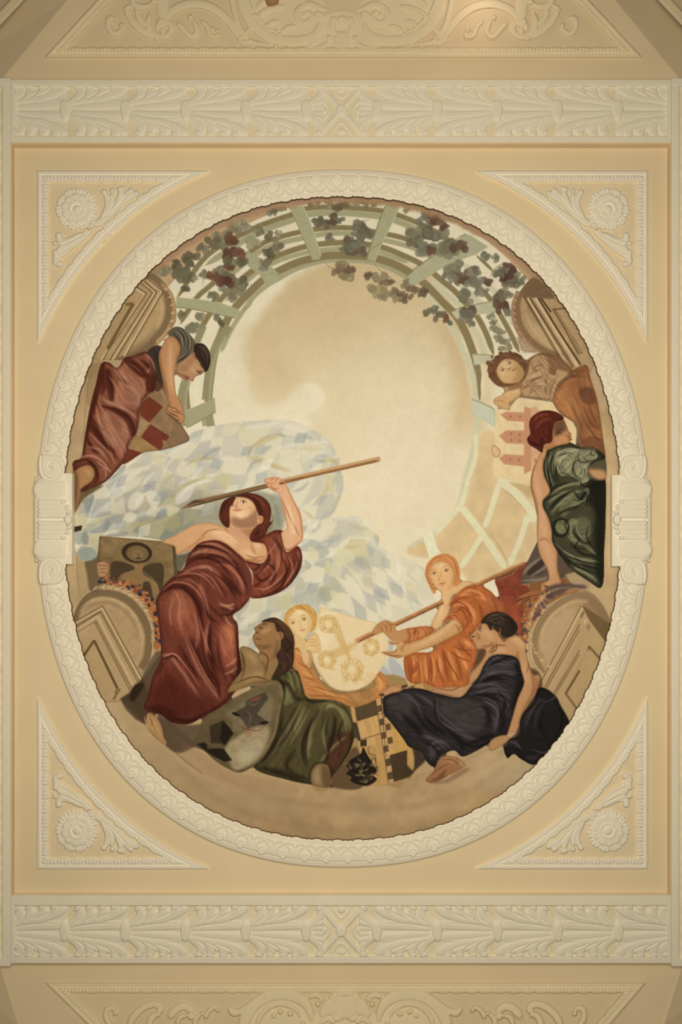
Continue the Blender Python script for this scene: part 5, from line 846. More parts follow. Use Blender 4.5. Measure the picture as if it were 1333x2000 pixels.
def boxes(name, lst, m, parent=None, off=(0, 0, 0)):
    """lst of (px0, py0, px1, py1, dz_low, dz_high): strips measured where they meet the eye, running from dz_high up to dz_low"""
    v, f = [], []
    for x0, y0, x1, y1, da, db in lst:
        n = len(v); X0, X1, Y0, Y1 = wx(x0, db), wx(x1, db), wy(y0, db), wy(y1, db); c = .004
        for z, e in ((ZC-da, 0), (ZC-db+c, 0), (ZC-db, c)):
            v += [(X0+e, Y0+e, z), (X1-e, Y0+e, z), (X1-e, Y1-e, z), (X0+e, Y1-e, z)]
        for k in (0, 4):
            for i in range(4):
                j = (i+1) % 4; f.append((n+k+i, n+k+4+i, n+k+4+j, n+k+j))
        f.append((n+8, n+9, n+10, n+11)[::-1]); f.append((n, n+1, n+2, n+3))
    o = mesh(name, v, f, m, parent, False, off)
    return o
class Relief:
    """stucco modelled on a fine grid: strokes and fills raise it, grooves cut it"""
    def __init__(s, x0, y0, x1, y1, res=1.0):
        s.x0, s.y0, s.res = x0, y0, res; s.w = int((x1-x0)/res)+1; s.hh = int((y1-y0)/res)+1
        s.h = np.zeros((s.hh, s.w), np.float32); s.m = np.zeros((s.hh, s.w), np.float32)
        yy, xx = np.mgrid[0:s.hh, 0:s.w]; s.X = xx*res+x0; s.Y = yy*res+y0
    def loc(s, p):
        p = np.array(p.split() if isinstance(p, str) else p, np.float32).reshape(-1, 2)
        return (p-[s.x0, s.y0])/s.res
    def put(s, poly, h, b, base=0, cut=False, rnd=True):
        R = raster(poly, int(3*b)+3, s.hh, s.w)
        if R is None: return
        k, x0, y0 = R; q = blur(k, b) if b >= .4 else k
        sl = (slice(y0, y0+k.shape[0]), slice(x0, x0+k.shape[1]))
        if cut: s.h[sl] -= q*h; return
        d = np.clip((q-.45)/.55, 0, 1)*k
        if rnd: d = np.sqrt(np.clip(d*(2-d), 0, 1))
        s.h[sl] = np.where(k > .05, np.maximum(s.h[sl], (base+h*d)*np.clip(k*1.5, 0, 1)), s.h[sl]); s.m[sl] = np.maximum(s.m[sl], k)
    def fill(s, p, h, b=3, base=0, sh=False):
        q = s.loc(p); s.put(q if sh else spl(q), h, b/s.res, base)
    def st(s, p, w, h, base=0, t0=.25, t1=.4, b=None):
        s.put(ribbon(s.loc(p), w/s.res, t0, t1), h, (b if b is not None else w*.3)/s.res, base)
    def cut(s, p, w, d, t0=.3, t1=.3): s.put(ribbon(s.loc(p), w/s.res, t0, t1), d, max(.5, w*.3/s.res), 0, True)
    def mesh(s, name, m, parent=None, dz=0, off=(0, 0, 0), local=False, thr=.2, sx=1, sy=1, hs=1.0):
        k = PXM*(ZC-ZK-dz)/(ZC-ZK); keep = s.m > thr
        fm = keep[:-1, :-1] | keep[1:, :-1] | keep[:-1, 1:] | keep[1:, 1:]
        idx = -np.ones(s.h.shape, np.int64); used = np.zeros(s.h.shape, bool)
        for a, b in ((0, 0), (1, 0), (0, 1), (1, 1)): used[a:a+fm.shape[0], b:b+fm.shape[1]] |= fm
        idx[used] = np.arange(used.sum())
        hh = np.where(s.m > .02, np.maximum(s.h, 0)*hs, 0)
        if local: x, y, z = s.X*PXM*sx, s.Y*PXM*sy, -hh
        else: e = (ZC-ZK-dz-hh)/FPX; x, y, z = (s.X-CX)*e, (s.Y-VPY)*e, ZC-dz-hh
        v = np.stack([x[used], y[used], z[used]], 1)
        j, i = np.nonzero(fm)
        q = np.stack([idx[j, i], idx[j+1, i], idx[j+1, i+1], idx[j, i+1]], 1)
        if sx*sy < 0: q = q[:, ::-1]
        return mesh(name, v, q, m, parent, True, off)
def copy_part(o, parent, loc, rz=0, sc=None):
    c = o.copy(); COL.objects.link(c); c.parent = parent; c.location = loc; c.rotation_euler = (0, 0, rz)
    if sc: c.scale = sc
    return c
# ---------------------------------------------------------------- ceiling slab and beams
def quad(name, pts3, m, thick=.05):
    v = [tuple(p) for p in pts3]; n = len(v); v += [(p[0], p[1], p[2]+thick) for p in pts3]
    f = [tuple(range(n)), tuple(range(2*n-1, n-1, -1))]+[(i, n+i, n+(i+1) % n, (i+1) % n) for i in range(n)]
    me = mesh(name, v, f, m, None, False); b = bmesh.new(); b.from_mesh(me.data); bmesh.ops.recalc_face_normals(b, faces=b.faces); b.to_mesh(me.data); b.free()
    return struct(me)
quad('ceiling', [W(-40, 240), W(1373, 240), W(1373, 1800), W(-40, 1800)], M_FIELD)
BD, FD = .066, .036                                        # beam drop, frieze ground drop
def beam(name, x0, y0, x1, y1, fl):
    a, b, c, d = fl                                        # width of the flat lists: left, top, right, bottom
    o = boxes(name, [(x0, y0, x1, y0+b, -.02, BD), (x0, y1-d, x1, y1, -.02, BD), (x0, y0+b, x0+a, y1-d, -.02, BD), (x1-c, y0+b, x1, y1-d, -.02, BD)], M_WHITE)
    return struct(o)
beam('trim_1', 20, 155, 1313, 277, (8, 11, 8, 11)); beam('trim_2', 20, 1751, 1313, 1882, (8, 18, 8, 11))
beam('trim_3', -125, 152, 19.5, 1888, (12, 14, 15, 14)); beam('trim_4', 1313.5, 152, 1458, 1888, (14, 14, 12, 14))
for n, (x0, y0, x1, y1) in enumerate(((22, 160, 1311, 272), (22, 1757, 1311, 1876), (-118, 158, 12, 1880), (1321, 158, 1450, 1880))):
    struct(boxes('trim_%d' % (n+5), [(x0, y0, x1, y1, -.02, FD)], M_FRZ))
# slim inner bead where the beams meet the field
struct(boxes('trim_9', [(21, 277.5, 1312, 281, 0, .058), (21, 1746, 1312, 1748, 0, .02), (20.5, 281, 23, 1747, 0, .055), (1310, 281, 1312.5, 1747, 0, .055)], M_EDGE))
# ---------------------------------------------------------------- neighbouring bays, falling gently away from the beams
def P(px, py, D): return ((px-CX)*D/FPX, (py-VPY)*D/FPX, ZK+D)
quad('ceiling', [P(-4, 164, 6.02), P(1337, 164, 6.02), P(1202, 0, 5.9), P(1053, -180, 5.78), P(280, -180, 5.78), P(131, 0, 5.9)], M_VAULT)
quad('ceiling', [P(-4, 164, 6.02), P(131, 0, 5.9), P(280, -180, 5.78), P(-140, -180, 6.3), P(-140, 164, 6.25)], M_VAULT)
quad('ceiling', [P(1337, 164, 6.02), P(1202, 0, 5.9), P(1053, -180, 5.78), P(1480, -180, 6.3), P(1480, 164, 6.25)], M_VAULT)
quad('ceiling', [P(-4, 1874, 6.02), P(1337, 1874, 6.02), P(1298, 2000, 5.86), P(1240, 2150, 5.7), P(92, 2150, 5.7), P(34, 2000, 5.86)], M_VAULT)
quad('ceiling', [P(-4, 1874, 6.02), P(34, 2000, 5.86), P(92, 2150, 5.7), P(-140, 2150, 6.2), P(-140, 1874, 6.25)], M_VAULT)
quad('ceiling', [P(1337, 1874, 6.02), P(1298, 2000, 5.86), P(1240, 2150, 5.7), P(1480, 2150, 6.2), P(1480, 1874, 6.25)], M_VAULT)
# ---------------------------------------------------------------- the mural: pigment on a fine plaster grid, one mesh per painted figure
NX, NA, NB = 2.2, 545.0, 628.0
OVX, OVY = 669.5, 1012.5
def to_lin(c): return np.where(c <= .04045, c/12.92, ((c+.055)/1.055)**2.4)
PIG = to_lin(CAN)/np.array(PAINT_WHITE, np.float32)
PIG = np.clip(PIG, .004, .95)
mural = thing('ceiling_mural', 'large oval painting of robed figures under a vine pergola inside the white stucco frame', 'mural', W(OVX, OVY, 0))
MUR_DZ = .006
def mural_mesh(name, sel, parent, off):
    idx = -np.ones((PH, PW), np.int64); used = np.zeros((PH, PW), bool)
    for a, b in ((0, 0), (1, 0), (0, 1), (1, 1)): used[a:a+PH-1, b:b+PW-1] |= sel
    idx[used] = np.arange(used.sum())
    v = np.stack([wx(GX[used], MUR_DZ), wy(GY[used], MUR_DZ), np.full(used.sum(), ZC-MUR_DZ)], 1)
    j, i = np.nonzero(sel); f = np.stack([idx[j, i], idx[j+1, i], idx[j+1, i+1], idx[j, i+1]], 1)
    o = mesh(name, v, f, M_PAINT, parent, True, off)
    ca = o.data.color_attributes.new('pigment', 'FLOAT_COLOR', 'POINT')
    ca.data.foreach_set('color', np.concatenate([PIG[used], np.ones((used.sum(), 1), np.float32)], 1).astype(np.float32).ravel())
    return o
_in = (ex < 1.022)[:-1, :-1]; _pid = PID[:-1, :-1].copy()
MOFF = W(OVX, OVY, 0)
PARTS = [ (PERGOLA, 'painted_pergola', None, 'painted pale green pergola hoops and lattice'), (VINE, 'painted_vine', None, 'painted vine leaves in dull green and russet'),
 (BANNER, 'painted_banner', None, 'painted billowing cloth of white and pale blue lozenges'),
 (10, 'painted_pediment', None, 'painted stone pediment at the upper left'), (11, 'painted_pediment', None, 'painted stone pediment at the upper right'),
 (12, 'painted_pediment', None, 'painted stone pediment at the lower left with an orange garland'), (13, 'painted_pediment', None, 'painted stone pediment at the lower right'),
 (20, 'painted_figure', None, 'painted person bending over the edge at left in dusky red skirt'), (21, 'skirt', 20, 'dusky red draped skirt'), (22, 'hair', 20, 'short dark hair'), (23, 'tunic', 20, 'grey brown sleeve and bodice'),
 (24, 'painted_board', None, 'painted board chequered in red and tan'),
 (30, 'painted_figure', None, 'painted person in wine red robe raising a wooden pole'), (31, 'robe', 30, 'wine red robe'), (32, 'hair', 30, 'long auburn hair'), (33, 'pole', 30, 'long wooden pole'),
 (34, 'painted_board', None, 'painted brown board showing a haloed monk'),
 (40, 'painted_figure', None, 'painted person in olive robe looking up beside the grey shield'), (41, 'robe', 40, 'olive green robe'), (42, 'hair', 40, 'long dark hair'), (43, 'shield', 40, 'grey oval shield with a dark folded shape and red cord'),
 (50, 'painted_figure', None, 'painted fair haired person behind a pale rounded shield'), (51, 'robe', 50, 'ochre orange robe'), (52, 'hair', 50, 'golden hair'), (53, 'shield', 50, 'pale cream shield with crossed ochre bars'),
 (60, 'painted_figure', None, 'painted person in orange robe holding a flag staff'), (61, 'robe', 60, 'bright orange robe'), (62, 'hair', 60, 'parted ginger hair'), (63, 'flag_staff', 60, 'wooden staff with dark red flag'),
 (70, 'painted_figure', None, 'painted person seated in near black navy drapery'), (71, 'drapery', 70, 'near black navy drapery'), (72, 'hair', 70, 'short black hair'), (73, 'painted_cloth', None, 'painted ochre and black chequered cloth with a lion'),
 (80, 'painted_figure', None, 'painted curly haired person lying behind the castle board'), (81, 'dress', 80, 'tan blouse and rust brown skirt'), (82, 'hair', 80, 'curly brown hair'), (83, 'painted_board', None, 'painted cream board with a red three towered castle'),
 (90, 'painted_figure', None, 'painted person in dark green seen from behind'), (91, 'dress', 90, 'dark green dress with pale olive sleeve'), (92, 'hair', 90, 'red brown hair in a bun'), (93, 'painted_chest', None, 'painted brown chest under the hand'),
 (0, 'painted_ground', None, 'painted stone ledge and open cream sky')]
_obj = {}
def pieces(sel):
    """connected pieces of a mask, largest first (runs joined row by row)"""
    lab = np.zeros(sel.shape, np.int32); up = [0]
    def find(a):
        while up[a] != a: up[a] = up[up[a]]; a = up[a]
        return a
    for y in np.nonzero(sel.any(1))[0]:
        e = np.diff(np.concatenate([[0], sel[y].astype(np.int8), [0]])); a, b = np.nonzero(e == 1)[0], np.nonzero(e == -1)[0]
        for s, t in zip(a, b):
            up.append(len(up)); k = len(up)-1; lab[y, s:t] = k
            if y:
                for q in np.unique(lab[y-1, max(s-1, 0):t+1]):
                    if q: up[find(k)] = find(int(q))
    lab = np.array([find(k) for k in range(len(up))])[lab]; ids, n = np.unique(lab[lab > 0], return_counts=True); o = np.argsort(-n)
    return lab, ids[o], n[o]
for pid, nm, par, lb in PARTS:
    sel = _in & (_pid == pid)
    if not sel.any(): continue
    extra = []
    if pid >= 20 and pid % 10 == 0:
        lab, ids, n = pieces(sel)
        for q, c in zip(ids[1:], n[1:]):
            k = lab == q; sel = sel & ~k
            if c > 60: extra.append(k)
            else: k &= True; _pid[k] = 0
    o = mural_mesh(nm, sel, _obj[par] if par else mural, MOFF); o['label'] = lb; _obj[pid] = o
    for k in extra: mural_mesh('limb', k, o, MOFF)
# ---------------------------------------------------------------- oval frame
def sup(t, a, b, n=NX):
    c, s = np.cos(t), np.sin(t)
    return np.sign(c)*np.abs(c)**(2/n)*a, np.sign(s)*np.abs(s)**(2/n)*b
_t = np.linspace(0, 2*math.pi, 20001); _x, _y = sup(_t, 571, 655); _l = np.concatenate([[0], np.cumsum(np.hypot(np.diff(_x), np.diff(_y)))])
PERIM = _l[-1]; NU = 94; PIT = PERIM/NU
def at_len(s): return np.interp(np.mod(s, PERIM), _l, _t)
frame = thing('oval_frame', 'white stucco oval frame with leaf and egg moulding round the mural', 'picture frame', W(OVX, OVY, 0))
s_ = np.arange(0, PERIM, PIT/32)[:NU*32]
u_ = np.mod(s_, PIT)/PIT*41
def bulge(u):
    b = np.zeros_like(u)
    for a, e, h in ((0, 10, 1.6), (10, 20, 1.6), (20, 41, 3.2)):
        k = (u >= a) & (u < e); b[k] = h*np.sin(np.pi*(u[k]-a)/(e-a))**.55
    return b
tt = at_len(s_); ix, iy = sup(tt, NA+2.5, NB+2.5); ox, oy = sup(tt, 598, 681)
nx, ny = ox-ix, oy-iy; nl = np.hypot(nx, ny); nx, ny = nx/nl, ny/nl
def ringmesh(name, prof, m, parent, off):
    """prof: list of (fraction across, extra px, drop in m, scallop weight)"""
    v = []
    for fr_, px, dz, sc in prof:
        d = fr_*nl+px-bulge(u_)*sc; x, y = OVX+ix+nx*d, OVY+iy+ny*d
        v.append(np.stack([(x-CX)*(6-dz)/FPX, (y-VPY)*(6-dz)/FPX, np.full_like(x, ZC-dz)], 1))
    n = len(s_); i = np.arange(n); j = (i+1) % n
    f = np.concatenate([np.stack([k*n+i, k*n+j, (k+1)*n+j, (k+1)*n+i], 1) for k in range(len(prof)-1)])
    return mesh(name, np.concatenate(v), f, m, parent, True, off)
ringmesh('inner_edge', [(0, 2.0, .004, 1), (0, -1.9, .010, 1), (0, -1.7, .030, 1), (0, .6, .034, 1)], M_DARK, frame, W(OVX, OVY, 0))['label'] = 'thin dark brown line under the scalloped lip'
PROF = [(0, 0, .030, 1), (0, -.2, .040, 1), (0, 1.5, .047, 1), (0, 4, .050, .8), (.12, 0, .048, .4), (.16, 0, .045, .2), (.2, 0, .052, 0), (.3, 0, .058, 0), (.42, 0, .062, 0), (.55, 0, .063, 0), (.66, 0, .062, 0), (.76, 0, .058, 0), (.80, 0, .053, 0), (.815, 0, .047, 0), (.83, 0, .050, 0), (.85, 0, .050, 0), (.87, 0, .047, 0), (.93, 0, .045, 0), (.985, 0, .041, 0), (1, 0, .036, 0), (1, .3, 0, 0)]
ringmesh('moulding', PROF, M_WHITE, frame, W(OVX, OVY, 0))
R = Relief(-21, -20, 21, 20, .5)
R.st(E(0, -8, 5.6, 6.4, 0, 16), 3.2, .010, .002, 0, 0); R.fill(E(0, -8, 2.6, 3.2, 0, 12), .009, 1)
R.st("-1 9 -8 7 -12 0 -11 -8", 5, .011); R.st("1 9 8 7 12 0 11 -8", 5, .011)
R.st("-20 6 -15 13 -7 15 0 13 7 15 15 13 20 6", 3.6, .009, 0, .1, .1); R.st("-20 -4 -17 3 -19 10", 4, .006); R.st("20 -4 17 3 19 10", 4, .006)
R.fill(E(0, 12, 3.4, 3, 0, 12), .009, 1.2); R.st("0 0 0 8", 3, .008)
lf = R.mesh('leaf_ornament', M_WHITE, frame, local=True, thr=.35)
first = True
for k in range(NU):
    t = float(at_len((k+.25)*PIT)); a = np.array(sup(np.array([t]), NA+28, NB+28)).ravel(); px, py = OVX+a[0], OVY+a[1]
    if (px < 200 or px > 1140) and 885 < py < 1140: continue
    b = np.array(sup(np.array([t+.004, t-.004]), NA+28, NB+28)); ang = math.atan2(b[1, 0]-b[1, 1], b[0, 0]-b[0, 1])+math.pi   # local x runs along the frame, local -y outwards
    loc = Vector(W(px, py, .060))-Vector(W(OVX, OVY, 0))
    if first: lf.location = loc; lf.rotation_euler = (0, 0, ang+math.pi); first = False; LROT = 0
    else: copy_part(lf, frame, loc, ang+math.pi)
for c in frame.children:                                   # turn every leaf so that its eggs sit at the outer side
    if c.name.startswith('leaf_ornament'):
        d = Vector((0, -1, 0)); d.rotate(c.rotation_euler); q = c.location
        if d.x*q.x+d.y*q.y < 0: c.rotation_euler.z += math.pi
# scroll clasps at the left and right of the oval
def clasp(sx):
    R = Relief(64, 868, 146, 1162, .7)
    R.fill("69 938 76 934 124 934 129 950 131 985 131 1015 131 1045 129 1080 124 1096 76 1096 69 1092 67 1015", .030, 12, .048)
    for q in (1, -1):
        f = lambda s: [v for a, b in zip(s.split()[::2], s.split()[1::2]) for v in (float(a), 1015+q*(float(b)-1015))]
        R.fill(f("78 890 96 888 116 890 126 904 126 922 116 938 98 942 82 936 75 918"), .020, 5, .060)
        R.cut(f("82 884 80 905 84 926 98 937 112 932 118 918 112 905 100 902 94 910 97 918 104 918"), 2.6, .013, .05, .05)
        R.fill(E(104, 1015+q*(913-1015), 5, 5), .088, 2)
        R.fill(f("70 944 124 942 128 956 124 972 98 975 72 974"), .009, 8, .076)
        R.cut(f("70 976 98 977 128 975"), 3, .012); R.cut(f("84 950 86 968"), 2, .004); R.cut(f("100 948 101 970"), 2, .004); R.cut(f("114 948 114 968"), 2, .004)
        for y, x1, h in ((981, 124, .018), (990, 130, .021), (999, 134, .024), (1008, 136, .026)): R.st(f("72 %g 96 %g 116 %g %g %g" % (y, y-1, y-1, x1, y+1)), 10, h, .072, .05, .12)
        for x, y, r in ((124, 980, 5), (131, 990, 5), (135, 1000, 5)): R.fill(E(x, 1015+q*(y-1015), r, r*.85, 0, 12), .024, 1.5, .076)
        R.cut(f("88 984 116 984"), 2, .010); R.cut(f("104 994 124 994"), 2.6, .016); R.cut(f("90 1004 122 1004"), 2, .010)
    R.fill(E(133, 1015, 8, 11), .030, 4, .076)
    if sx < 0: R.X = 2*OVX-R.X; R.h = R.h[:, ::-1]; R.m = R.m[:, ::-1]; R.X = R.X[:, ::-1]
    o = R.mesh('scroll_clasp', M_WHITE, frame, 0, W(OVX, OVY, 0), thr=.5); o['label'] = 'shell and double scroll clasp with a flat tab'
    x0, x1 = (118, 140.5) if sx > 0 else (2*OVX-142.5, 2*OVX-118)
    t = boxes('tab', [(x0, 924 if sx > 0 else 927, x1, 1102 if sx > 0 else 1106, .0, .062)], M_WHITE, o, W(OVX, OVY, 0))
clasp(1); clasp(-1)
# ---------------------------------------------------------------- corner panels
SA, SB = 658.0, 725.0
def corner(mx, my):
    cx0, cy0 = 72.0, 333.0; SYM = 1015.5
    fx = (lambda x: x) if mx > 0 else (lambda x: 2*OVX-x); fy = (lambda y: y) if my > 0 else (lambda y: 2*SYM-y)
    where = {(1, 1): 'upper left', (-1, 1): 'upper right', (1, -1): 'lower left', (-1, -1): 'lower right'}[(mx, my)]
    root = thing('corner_panel', 'three sided stucco panel with a rosette in the %s corner of the ceiling field' % where, 'stucco panel', W(fx(150), fy(408), 0), 'corner panels round the oval')
    off = W(fx(150), fy(408), 0)
    def emit(R, name, m, **k):
        if mx < 0: R.X = fx(R.X)[:, ::-1]; R.h = R.h[:, ::-1]; R.m = R.m[:, ::-1]
        if my < 0: R.Y = fy(R.Y)[::-1]; R.h = R.h[::-1]; R.m = R.m[::-1]
        return R.mesh(name, m, root, 0, off, **k)
    R = Relief(cx0-1, cy0-1, 424, 680, 1)
    e = (np.abs((R.X-OVX)/SA)**NX+np.abs((R.Y-SYM)/SB)**NX)**(1/NX)-1; gy, gx = np.gradient(e); dc = e/np.hypot(gx, gy)
    d = np.minimum(np.minimum(R.X-cx0, R.Y-cy0), dc)
    arc = np.arctan2((R.Y-SYM)/SB, (R.X-OVX)/SA)*690; al = np.where((R.X-cx0 < R.Y-cy0) & (R.X-cx0 < dc), R.Y, np.where(R.Y-cy0 <= dc, R.X, arc))
    ph = np.mod(al, 27.5)/27.5; arch = np.sin(np.pi*ph)**.5
    w2 = 19+4*arch
    band = np.clip(np.minimum(d-9, w2-d)/5, 0, 1); band = np.sqrt(band*(2-band))
    dots = np.exp(-((ph-.0)**2+0*d)/.004)+np.exp(-((ph-1)**2)/.004)
    teeth = .5+.5*np.cos(2*np.pi*al/6.9)
    hh = np.where(d < 8, .022*np.clip(d/1.5, 0, 1), np.where(d < 9.5, .014, .012+.016*band-.006*teeth*band*np.clip((w2-d)/6, 0, 1)-.010*dots*np.exp(-((d-13)/3.0)**2)))
    R.h = np.where(d > 0, hh, 0).astype(np.float32); R.m = ((d > 0) & (d < w2)).astype(np.float32)
    emit(R, 'border', M_WHITE)
    R = Relief(cx0-1, cy0-1, 424, 680, 3)
    e = (np.abs((R.X-OVX)/SA)**NX+np.abs((R.Y-SYM)/SB)**NX)**(1/NX)-1; gy, gx = np.gradient(e); dc = e/np.hypot(gx, gy)*3
    d = np.minimum(np.minimum(R.X-cx0, R.Y-cy0), dc); R.h[:] = .006; R.m = (d > 15).astype(np.float32)
    emit(R, 'field', M_BLUSH)
    # rosette
    R = Relief(104, 362, 196, 454, .6); r = np.hypot(R.X-150, R.Y-408); a = np.arctan2(R.Y-408, R.X-150)
    def flower(n, rad, lob, ph0, fr):
        p = np.abs(np.cos(n*(a+ph0)/2)); return rad*(1-lob+lob*p**.5)-fr*np.abs(np.sin(n*1.5*(a+ph0)))
    h = np.zeros_like(r); m = np.zeros_like(r)
    for n, rad, lob, ph0, fr, top in ((10, 43, .10, .1, 1.5, .030), (10, 32, .16, .42, 1.2, .042), (8, 20, .2, .1, .8, .046)):
        e = flower(n, rad, lob, ph0, fr); k = np.clip((e-r)/5, 0, 1); dome = np.sqrt(k*(2-k)); groove = .006*np.exp(-(np.sin(n*(a+ph0)/2-np.pi/2)/.14)**2)*np.clip(r/10, 0, 1)
        h = np.maximum(h, np.where(r < e, top*(.62+.38*dome)*(.82+.18*np.clip(r/rad, 0, 1))-groove-.003*np.abs(np.sin(n*1.5*(a+ph0))), 0)); m = np.maximum(m, (r < e)*1.0)
    h = np.where((r < 11) & (r > 8), h-.012, h)
    R.h = h.astype(np.float32); R.m = m.astype(np.float32); ro = emit(R, 'rosette', M_WHITE, thr=.5)
    R = Relief(140, 398, 160, 418, .6); r = np.hypot(R.X-150, R.Y-408); R.h = np.where(r < 8.5, .034+.018*np.sqrt(np.clip(1-(r/8.5)**2, 0, 1)), 0).astype(np.float32); R.m = (r < 8.5)*1.0
    b = emit(R, 'button', M_WHITE, thr=.5); b.parent = ro
    # two acanthus sprigs
    g = lambda s: [v for a_, b_ in zip(s.split()[::2], s.split()[1::2]) for v in (60+float(a_)/6.06, 2*SYM-1460-float(b_)/6.06)]
    R = Relief(175, 360, 285, 465, .6)
    for s, w, h in (("720 780 830 840 960 950 1080 1070 1180 1140 1250 1165 1270 1140", 15, .030), ("830 850 880 930 920 1040 900 1140 860 1180", 13, .028), ("860 860 930 980 960 1090 965 1200", 12, .030), ("920 900 1010 1020 1060 1130 1080 1230", 13, .031), ("1000 980 1100 1100 1160 1180 1190 1220", 12, .028)): R.st(g(s), w, h, .004, .1, .25)
    for x, y, q in ((870, 1185, 6), (965, 1205, 5), (1085, 1225, 6), (1190, 1210, 5), (1250, 1165, 6.5), (1050, 1220, 5)): R.fill(E(*g("%g %g" % (x, y)), q, q*.9, 0, 14), .034, 2, .004)
    for s in ("850 870 960 1000 1010 1120", "900 890 1040 1030 1140 1150", "1005 1190 1015 1090"): R.cut(g(s), 2.2, .012)
    emit(R, 'acanthus_sprig', M_WHITE, thr=.4)
    R = Relief(100, 450, 195, 530, .6)
    for s, w, h in (("760 800 660 700 560 610 430 510 330 440 300 380 320 330 360 330", 14, .030), ("640 700 520 640 400 600 330 640 340 690", 13, .028), ("620 660 500 580 380 540 295 480", 13, .031), ("580 660 440 600 300 580", 12, .030), ("480 560 380 460 300 440", 11, .028)): R.st(g(s), w, h, .004, .1, .25)
    for x, y, q in ((345, 335, 7), (295, 470, 6), (290, 580, 5), (335, 675, 6.5), (295, 435, 5)): R.fill(E(*g("%g %g" % (x, y)), q, q*.9, 0, 14), .034, 2, .004)
    for s in ("640 690 500 620 360 560", "600 640 460 530 330 460", "310 530 430 515"): R.cut(g(s), 2.2, .012)
    emit(R, 'acanthus_sprig', M_WHITE, thr=.4)
    R = Relief(165, 430, 200, 470, .6)                      # knot that ties the two sprigs
    for x, y, q in ((720, 790, 5), (745, 835, 4), (775, 800, 4), (690, 760, 3.5)): R.fill(E(*g("%g %g" % (x, y)), q, q, 0, 12), .03, 1.5, .004)
    emit(R, 'knot', M_WHITE, thr=.4)
for mx in (1, -1):
    for my in (1, -1): corner(mx, my)
# ---------------------------------------------------------------- acanthus friezes on the beams
def leaf_relief(u0, u1, sgn, asym):
    R = Relief(-16, -52, 120, 52, 1)
    R.fill("2 -14 20 -20 50 -36 84 -46 118 -44 119 0 118 44 84 46 50 36 20 20 2 14", .012, 14)
    for q in (1, -1):
        f = lambda s: [v for a_, b_ in zip(s.split()[::2], s.split()[1::2]) for v in (float(a_), q*float(b_))]
        for s, w, h in (("6 10 22 20 32 34 26 50", 17, .022), ("12 13 40 24 50 36 48 50", 17, .023), ("26 16 62 28 76 38 74 50", 19, .024), ("34 17 78 30 98 42 98 50", 17, .023), ("50 18 92 30 112 40 119 50", 16, .022), ("8 5 50 9 90 12 118 11", 18, .017)):
            R.st(f(s), w, h, .003, .06, .12, w*.42)
        for x, y in ((26, 46), (48, 47), (74, 47), (97, 48)): R.fill(f("%g %g %g %g %g %g %g %g" % (x-8, y-3, x+1, y-6, x+8, y+1, x-1, y+4)), .028, 2.5, .002)
        for s in ("22 16 40 30 38 48", "42 20 64 34 62 48", "60 24 88 36 86 48"): R.cut(f(s), 2.6, .012)
        for s in ("10 1 60 1 118 1", "16 8 60 14 112 16"): R.cut(f(s), 2.2, .005)
        for x, y in ((62, 27), (36, 29), (92, 28)): R.cut(f("%g %g %g %g" % (x-5, y, x+4, y+1)), 4, .016)
        R.fill(f("-12 44 -4 35 6 43 -3 51"), .018, 2); R.cut(f("-8 44 2 44"), 2, .007)
    R.fill("-9 -14 -2 -21 8 -17 11 0 8 17 -2 21 -9 14 -11 0", .026, 6, .010); R.cut("-7 -17 -10 -6 -9 6 -4 18", 3, .018); R.cut("-4 16 4 15", 2.5, .012); R.cut("-6 -17 4 -16", 2.5, .012)
    R.m = np.where((R.X >= u0) & (R.X <= u1) & (np.abs(R.Y) <= 50), R.m, 0)
    return R
def frieze(name, label, yc, hs):
    off = W(667.5, yc, FD-.002); t = thing(name, label, 'frieze', off, 'acanthus friezes on the beams')
    for sgn in (1, -1):
        protos = {}
        for i, x in enumerate((9.5, 127, 245, 362.5, 480, 598)):
            key = 0 if i == 0 else 2 if i == 5 else 1
            loc = (sgn*(x-667.5)*PXM*(6-FD)/6, 0, 0)
            if key in protos: copy_part(protos[key], t, loc)
            else:
                R = leaf_relief(*((19, 119), (-16, 119), (-16, 34))[key], sgn, 0)
                o = R.mesh('acanthus_leaf', M_WHITE, t, local=True, sx=sgn, thr=.3, hs=hs); o.location = loc; protos[key] = o
    R = Relief(-46, -52, 46, 52, 1)
    for s in ("-44 -50 0 0 44 50", "44 -50 0 0 -44 50"): R.st(s, 9, .022, 0, 0, 0)
    for s in ("-22 -50 0 -24 22 -50", "-22 50 0 24 22 50", "-45 -26 -22 0 -45 26", "45 -26 22 0 45 26"): R.st(s, 4, .014, 0, 0, 0)
    R.fill(E(0, 0, 11, 11), .03, 4); R.fill(E(0, 41, 9, 6), .018, 3); R.fill(E(0, -41, 9, 6), .018, 3); R.fill(E(-34, 0, 6, 7), .018, 3); R.fill(E(34, 0, 6, 7), .018, 3)
    R.m = np.where(np.abs(R.Y) <= 50, R.m, 0)
    R.mesh('strapwork_cross', M_WHITE, t, local=True, thr=.3, hs=hs)
frieze('acanthus_frieze', 'band of white acanthus leaves on the beam above the oval', 217, .62)
frieze('acanthus_frieze', 'band of white acanthus leaves on the beam below the oval', 1818, .95)
for sgn, px in ((1, -50), (-1, 1384)):
    off = W(px, 1015, FD-.002); t = thing('acanthus_frieze', 'sliver of acanthus band on the beam at the far %s edge' % ('left' if sgn > 0 else 'right'), 'frieze', off, 'acanthus friezes on the beams')
    p = None
    for i in range(14):
        y = 240+i*117.5
        loc = (0, (y-1015)*PXM*(6-FD)/6, 0)
        if p is None: p = leaf_relief(-16, 117, 1, 0).mesh('acanthus_leaf', M_WHITE, t, local=True, thr=.3); p.location = loc; p.rotation_euler = (0, 0, math.pi/2)
        else: copy_part(p, t, loc, math.pi/2)
